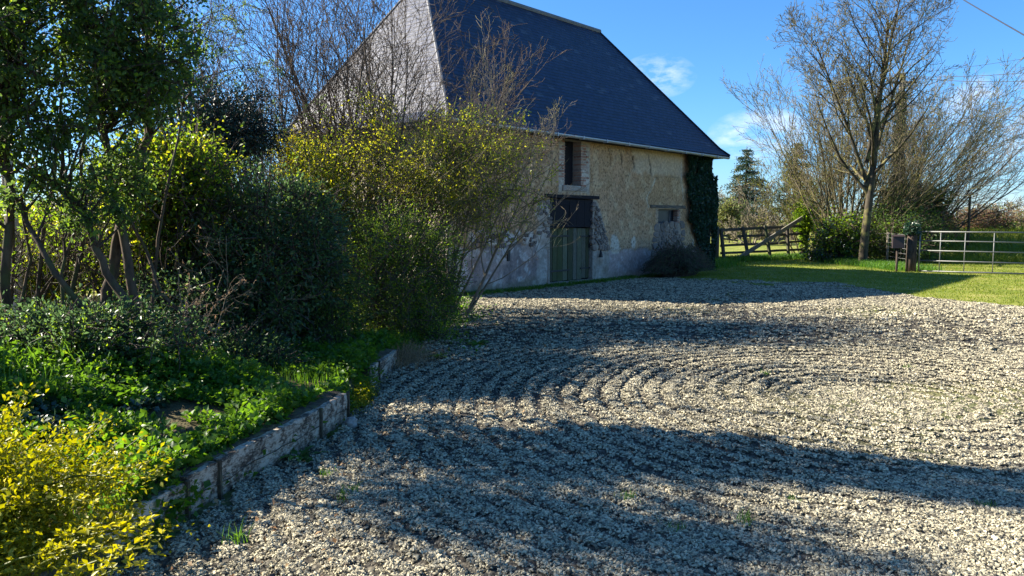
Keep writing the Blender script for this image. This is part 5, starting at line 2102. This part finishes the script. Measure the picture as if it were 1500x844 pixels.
# posts for that gate
o_ = GA - dv * .22
root = empty('gate_post', o_)
tag(root, 'thick dark gate post with an ivy cap at the left of the metal gate', 'post')
mb = MB()
mb.tube([(0, 0, -.2), (0, 0, .7), (.01, 0, 1.38), (.01, 0, 1.40)], [.15, .145, .135, .11], 12)
mb.build('post', M['bark_dark'], root, True)
g = np.random.default_rng(77)
n = 1800
aa, zz = g.uniform(0, 6.283, n), 1.15 + np.abs(g.normal(0, .17, n))
rr_ = .16 * g.uniform(.5, 1.5, n)
leaves_obj('ivy', np.stack([np.cos(aa) * rr_, np.sin(aa) * rr_, zz], 1), .05, M['leaf_ivy'], root, 78, width=.9)
o_ = GB + dv * .16
mb = MB()
mb.tube([(0, 0, -.2), (0, 0, 1.3), (0, 0, 1.32)], [.07, .07, .03], 10)
o = mb.build('gate_post', M['galv'], None, True)
o.location = o_
tag(o, 'round grey metal post at the right end of the field gate', 'post')
# dark letter box fixed beside the post
root = empty('letter_box', GA + Vector((-.62, .10, .72)), R(-20))
tag(root, 'dark brown box on a peg left of the ivy-topped gate post', 'box')
mb = MB()
mb.box((-.16, -.10, 0), (.16, .10, .36))
mb.build('casing', M['brown_paint'], root, bevel=.01)
mb = MB()
mb.add([(-.18, -.13, .36), (.18, -.13, .36), (.18, .12, .40), (-.18, .12, .40), (-.18, -.13, .372), (.18, -.13, .372), (.18, .12, .412), (-.18, .12, .412)], [(0, 3, 2, 1), (4, 5, 6, 7), (0, 1, 5, 4), (1, 2, 6, 5), (2, 3, 7, 6), (3, 0, 4, 7)])
mb.build('lid', M['brown_paint'], root)
mb = MB()
mb.tube([(0, .08, -.9), (0, .08, 0)], .035, 8)
mb.build('peg', M['bark_dark'], root, True)

# wire netting fence between wooden gate and field gate
FA, FB = Vector((12.55, 31.6, 0)), Vector((12.25, 24.2, 0))
pts_f = [at(1196, 372, 31.2), at(1232, 375, 29.8), at(1300, 384, 27.6), at(1334, 390, 25.0)]
pts_f = [Vector((p.x, p.y, 0)) for p in pts_f]
root = empty('wire_fence', pts_f[0])
tag(root, 'low galvanised wire netting fence in front of the brambles', 'fence')
for z in (.12, .28, .45, .62, .78, .95, 1.1):
    mb = MB()
    mb.tube([p - pts_f[0] + Vector((0, 0, z)) for p in pts_f], .0035, 5)
    mb.build('wire', M['wire'], root, True)
for a_, b_ in zip(pts_f[:-1], pts_f[1:]):
    mb = MB()
    L = (b_ - a_).length
    n = int(L / .35)
    for i in range(n):
        q = a_.lerp(b_, i / n) - pts_f[0]
        mb.tube([(q.x, q.y, .12), (q.x, q.y, 1.1)], .0018, 4)
    mb.build('stay_wires', M['wire'], root, True)
for p in pts_f[1:-1]:
    q = p - pts_f[0]
    mb = MB()
    mb.tube([(q.x, q.y + .05, -.1), (q.x, q.y + .05, 1.15)], .05, 8)
    mb.build('post', M['bark_grey'], root, True)

# old wooden gate with a long diagonal
WA, WB = Vector((8.15, 29.4, 0)), Vector((12.35, 32.3, 0))
dv = (WB - WA).normalized()
root = empty('wooden_gate', WA, math.atan2(dv.y, dv.x))
tag(root, 'weathered dark wooden gate with broken rails and a long diagonal brace', 'gate')
L = (WB - WA).length
gr_ = random.Random(4)


def gp(px, py):
    """pixel to gate plane coordinates (along, up)"""
    o = Vector((0, 0, 1.6))
    d = at(px, py, 1.0) - o
    nn_ = Vector((-dv.y, dv.x, 0))
    t = (WA - o).dot(nn_) / d.dot(nn_)
    P_ = o + d * t
    return (P_ - WA).dot(dv), P_.z


def rail(name, a, b, h, y=0.0, th=.03, mat='gate_wood'):
    (x0, z0), (x1, z1) = gp(*a), gp(*b)
    mb = MB()
    n = 6
    P_ = [(x0 + (x1 - x0) * i / n, y, z0 + (z1 - z0) * i / n + gr_.uniform(-.008, .008)) for i in range(n + 1)]
    for i in range(n):
        pass
    vs = []
    for (x, yy, z) in P_:
        vs += [(x, yy - th / 2, z - h / 2), (x, yy + th / 2, z - h / 2), (x, yy + th / 2, z + h / 2), (x, yy - th / 2, z + h / 2)]
    fs = [(0, 1, 2, 3), tuple(n * 4 + k for k in (3, 2, 1, 0))]
    for i in range(n):
        for k in range(4):
            fs.append((i * 4 + k, (i + 1) * 4 + k, (i + 1) * 4 + (k + 1) % 4, i * 4 + (k + 1) % 4))
    mb.add(vs, fs)
    return mb.build(name, M[mat], root, bevel=.004)


rail('top_rail', (1055, 337), (1178, 331), .11)
rail('rail', (1080, 346.5), (1178, 342), .095)
rail('rail', (1055, 360), (1140, 356.5), .095)
rail('rail', (1141, 356.5), (1177, 353), .095)
rail('rail', (1055, 371), (1178, 365.5), .095)
rail('rail', (1100, 379), (1178, 376), .08)
rail('broken_rail', (1057, 345), (1067, 345.5), .08)
rail('broken_rail', (1057, 349), (1081, 353), .06)
for (a, b) in (((1054, 334), (1059, 384)), ((1086, 332), (1095, 384)), ((1118.5, 330), (1127, 382)), ((1151, 333), (1153, 379))):
    rail('upright', a, b, .001, 0)  # replaced just below
    o = [c for c in root.children][-1]
    bpy.data.objects.remove(o)
    (x0, z0), (x1, z1) = gp(*a), gp(*b)
    mb = MB()
    mb.tube([(x0, -.07, z0), (x0, -.07, z0 - .04), (x1, -.07, max(z1, -.05))], [.05, .075, .075], 6)
    mb.build('upright', M['gate_wood'], root)
(x0, z0), (x1, z1) = gp(1072, 383), gp(1176, 316)
mb = MB()
mb.bar((x0, -.15, max(z0, .02)), (x1, -.15, z1), .06, .16, (0, 0, 1))
mb.build('brace', M['rail_grey'], root, bevel=.005)
# post with ivy at the right end
(x1, z1) = gp(1179, 312)
pw = WA + dv * x1
root = empty('gate_post', (pw.x, pw.y, 0))
tag(root, 'tall ivy-covered wooden post carrying the diagonal of the old gate', 'post')
mb = MB()
mb.tube([(0, 0, -.2), (0, 0, 1.2), (.0, 0, z1), (0, 0, z1 + .02)], [.13, .125, .115, .08], 10)
mb.build('post', M['bark_dark'], root, True)
g = np.random.default_rng(88)
n = 5200
aa = g.uniform(0, 6.283, n)
zz = z1 * .75 + np.abs(g.normal(0, .42, n)) * np.sign(g.random(n) - .35)
rr_ = .16 + np.abs(g.normal(0, .16, n)) * (zz > z1 * .6)
leaves_obj('ivy', np.stack([np.cos(aa) * rr_, np.sin(aa) * rr_, zz], 1), .08, M['leaf_mid'], root, 89, width=.8)
# post at the left end, hard by the barn ivy
(x0, z0) = gp(1052, 333)
pw = WA + dv * x0
mb = MB()
mb.tube([(0, 0, -.2), (0, 0, z0), (0, 0, z0 + .04)], [.10, .095, .04], 9)
o = mb.build('gate_post', M['gate_wood'], None, True)
o.location = (pw.x - .05, pw.y - .03, 0)
tag(o, 'squat dark gate post next to the ivy at the barn corner', 'post')


# ------------------------------------------------------------------ far trees and hedges
def conifer(label, px, ytop, Y, width, seed, bare=0.0, mat='leaf_far'):
    b = at(px, 330, Y)
    ht = at(px, ytop, Y).z
    root = empty('conifer_tree', (b.x, b.y, 0))
    tag(root, label, 'tree', 'conifers beyond the wooden gate')
    rs = random.Random(seed)
    g = np.random.default_rng(seed)
    tube_obj('trunk', [([Vector((0, 0, 0)), Vector((0, 0, ht * .5)), Vector((0, 0, ht))], [.22, .14, .02])], M['bark_dark'], root, 7)
    br, lp = [], []
    z = ht * .12
    while z < ht * .98:
        f = 1 - z / ht
        for k in range(rs.randint(4, 6)):
            a = rs.uniform(0, 6.283)
            Lb = width * (f ** .75) * rs.uniform(.55, 1.1) + .12
            if rs.random() < bare * f * 1.2: continue
            e = Vector((math.cos(a) * Lb, math.sin(a) * Lb, z - Lb * .18 + .05))
            pl = curve(rs, (0, 0, z), e, 5, .05, .03)
            br.append((pl, [.035, .028, .02, .015, .01]))
            n = int(70 * Lb)
            for _ in range(n):
                t = rs.uniform(.2, 1) * 3.99
                q = pl[int(t)].lerp(pl[int(t) + 1], t - int(t))
                lp.append((q.x + rs.gauss(0, .12 + .10 * Lb * .3), q.y + rs.gauss(0, .12 + .1 * Lb * .3), q.z + rs.gauss(0, .05) - .05))
        z += ht * .038
    tube_obj('branches', br, M['bark_dark'], root, 4)
    leaves_obj('foliage', np.array(lp), .20, M[mat], root, seed, width=.35, up=.5)


conifer('pointed blue-green fir standing alone right of the barn eaves', 1091, 214, 62, 3.3, 5)
conifer('drooping open conifer half hidden by the yellowish thicket', 1163, 205, 58, 2.9, 6, .35)
shrub('yew_tree', 'dense evergreen behind the barn whose shade darkens the grass by the wire fence', 'tree', (2.6, 30.6, 0), (2.6, 30.6, 4.3), (1.6, 2.1, 3.6), 300, 90, .13, 'leaf_dark', cr=.45, seed=46, bark='bark_dark', low=-.95, shell=.3, stem_r=.06)
sp_f = dict(levels=4, nseg=[6, 5, 4, 3], wander=[.06, .11, .14, .16], up=[.03, .04, .04, .03], taper=.8, minr=.018, kids=[9, 6, 4], angle=[(20, 50), (20, 50), (20, 55)], ratio=[.55, .5, .5], rratio=.55)
sp_f['from'] = [.2, .2, .2]
rs2 = random.Random(77)
for k, (px, Y, L, n, sprd, lab) in enumerate((
        (1118, 60, 4.4, 6, 38, 'bare pinkish-brown tree between the two far conifers'),
        (1100, 48, 1.9, 9, 62, 'low round leafless bush below the pointed fir'),
        (1128, 50, 1.8, 9, 62, 'low leafless bush just right of the one below the fir'),
        (1050, 70, 3.6, 7, 45, 'hazy bare tree showing behind the barn corner'),
        (1478, 60, 2.6, 10, 55, 'hazy bare bush on the skyline above the right end of the field gate'),
        (1440, 75, 2.4, 8, 55, 'far thin bare bush on the skyline right of the thin post'),
        (1180, 75, 3.0, 8, 50, 'far bare tree seen above the top of the wooden gate post'),
        (1560, 58, 3.0, 8, 50, 'bare far bush beyond the right edge'))):
    b = at(px, 330, Y)
    bare_tree('distant_tree', lab, 'tree', (b.x, b.y, 0), sp_f, 200 + k, fan(rs2, n, sprd, L, .07, (0, 0), .3), 'twig_pale', 'twig_pale', 'far bare trees')
S_('distant_bush', 'pale yellow-green round bush beside the barn corner beyond the gate', 1066, 322, 17, 22, 52, 60, 60, .2, 'leaf_far_light', seed=91, cr=.45, low=-.9, shell=.3, group=None)


def hedge(label, pts, h, seed, mat, mat2, n):
    g = np.random.default_rng(seed)
    P_ = np.array(pts, float)
    seg = np.linalg.norm(np.diff(P_, axis=0), axis=1)
    cum = np.concatenate([[0], np.cumsum(seg)])
    u = g.random(n) * cum[-1]
    x = np.interp(u, cum, P_[:, 0]) + g.normal(0, .7, n)
    y = np.interp(u, cum, P_[:, 1]) + g.normal(0, .7, n)
    hh = h * (.35 + 1.1 * fbm(u * .16, u * 0, None, seed, 4))
    z = hh * g.random(n) ** .7
    base = (P_[0, 0], P_[0, 1], 0)
    root = empty('hedge', base)
    tag(root, label, 'hedge')
    pos = np.stack([x, y, z], 1) - np.array(base)
    k = g.random(n) < .5
    leaves_obj('foliage', pos[k], .30, M[mat], root, seed, width=.6)
    leaves_obj('mixed_tone_leaves', pos[~k], .26, M[mat2], root, seed + 1, width=.6)
    rs = random.Random(seed)
    pl = []
    for i in range(500):
        uu = rs.random() * cum[-1]
        xx, yy = float(np.interp(uu, cum, P_[:, 0])) - base[0], float(np.interp(uu, cum, P_[:, 1])) - base[1]
        hz = h * (.35 + 1.1 * float(fbm(np.array([uu * .16]), np.array([0.]), None, seed, 4)[0])) * rs.uniform(.8, 1.25)
        pl.append((curve(rs, (xx, yy, 0), (xx + rs.gauss(0, .6), yy + rs.gauss(0, .5), hz), 5, 0, .08), [.03, .025, .02, .015, .012]))
    tube_obj('stems', pl, M['twig_pale'], root, 3)


hedge('brownish far hedge along the edge of the bright field', [(0, 96), (15, 95), (30, 92), (60, 88), (95, 70)], 3.0, 301, 'leaf_far_light', 'leaf_bronze', 16000)
hedge('far hedge closing the view behind the left garden', [(-80, 40), (-45, 46), (-20, 50), (-4, 60), (4, 90)], 3.4, 302, 'leaf_far', 'leaf_far_light', 14000)
hedge('garden hedge behind the crooked trunks on the left', [(-16, 8), (-12.5, 13), (-9.5, 17), (-7, 24)], 1.9, 303, 'leaf_mid', 'leaf_fresh', 16000)
# little dark trough out in the field
tb = at(1075, 341, 58)
mb = MB()
mb.box((-.5, -.3, .12), (.5, -.26, .5)); mb.box((-.5, .26, .12), (.5, .3, .5)); mb.box((-.5, -.26, .12), (-.46, .26, .5)); mb.box((.46, -.26, .12), (.5, .26, .5)); mb.box((-.46, -.26, .12), (.46, .26, .16))
for sx in (-.42, .36):
    mb.box((sx, -.2, 0), (sx + .06, .2, .12))
o = mb.build('feed_trough', M['iron'], None)
o.location = (tb.x, tb.y, 0)
tag(o, 'small dark trough on the bright field seen through the wooden gate', 'trough')
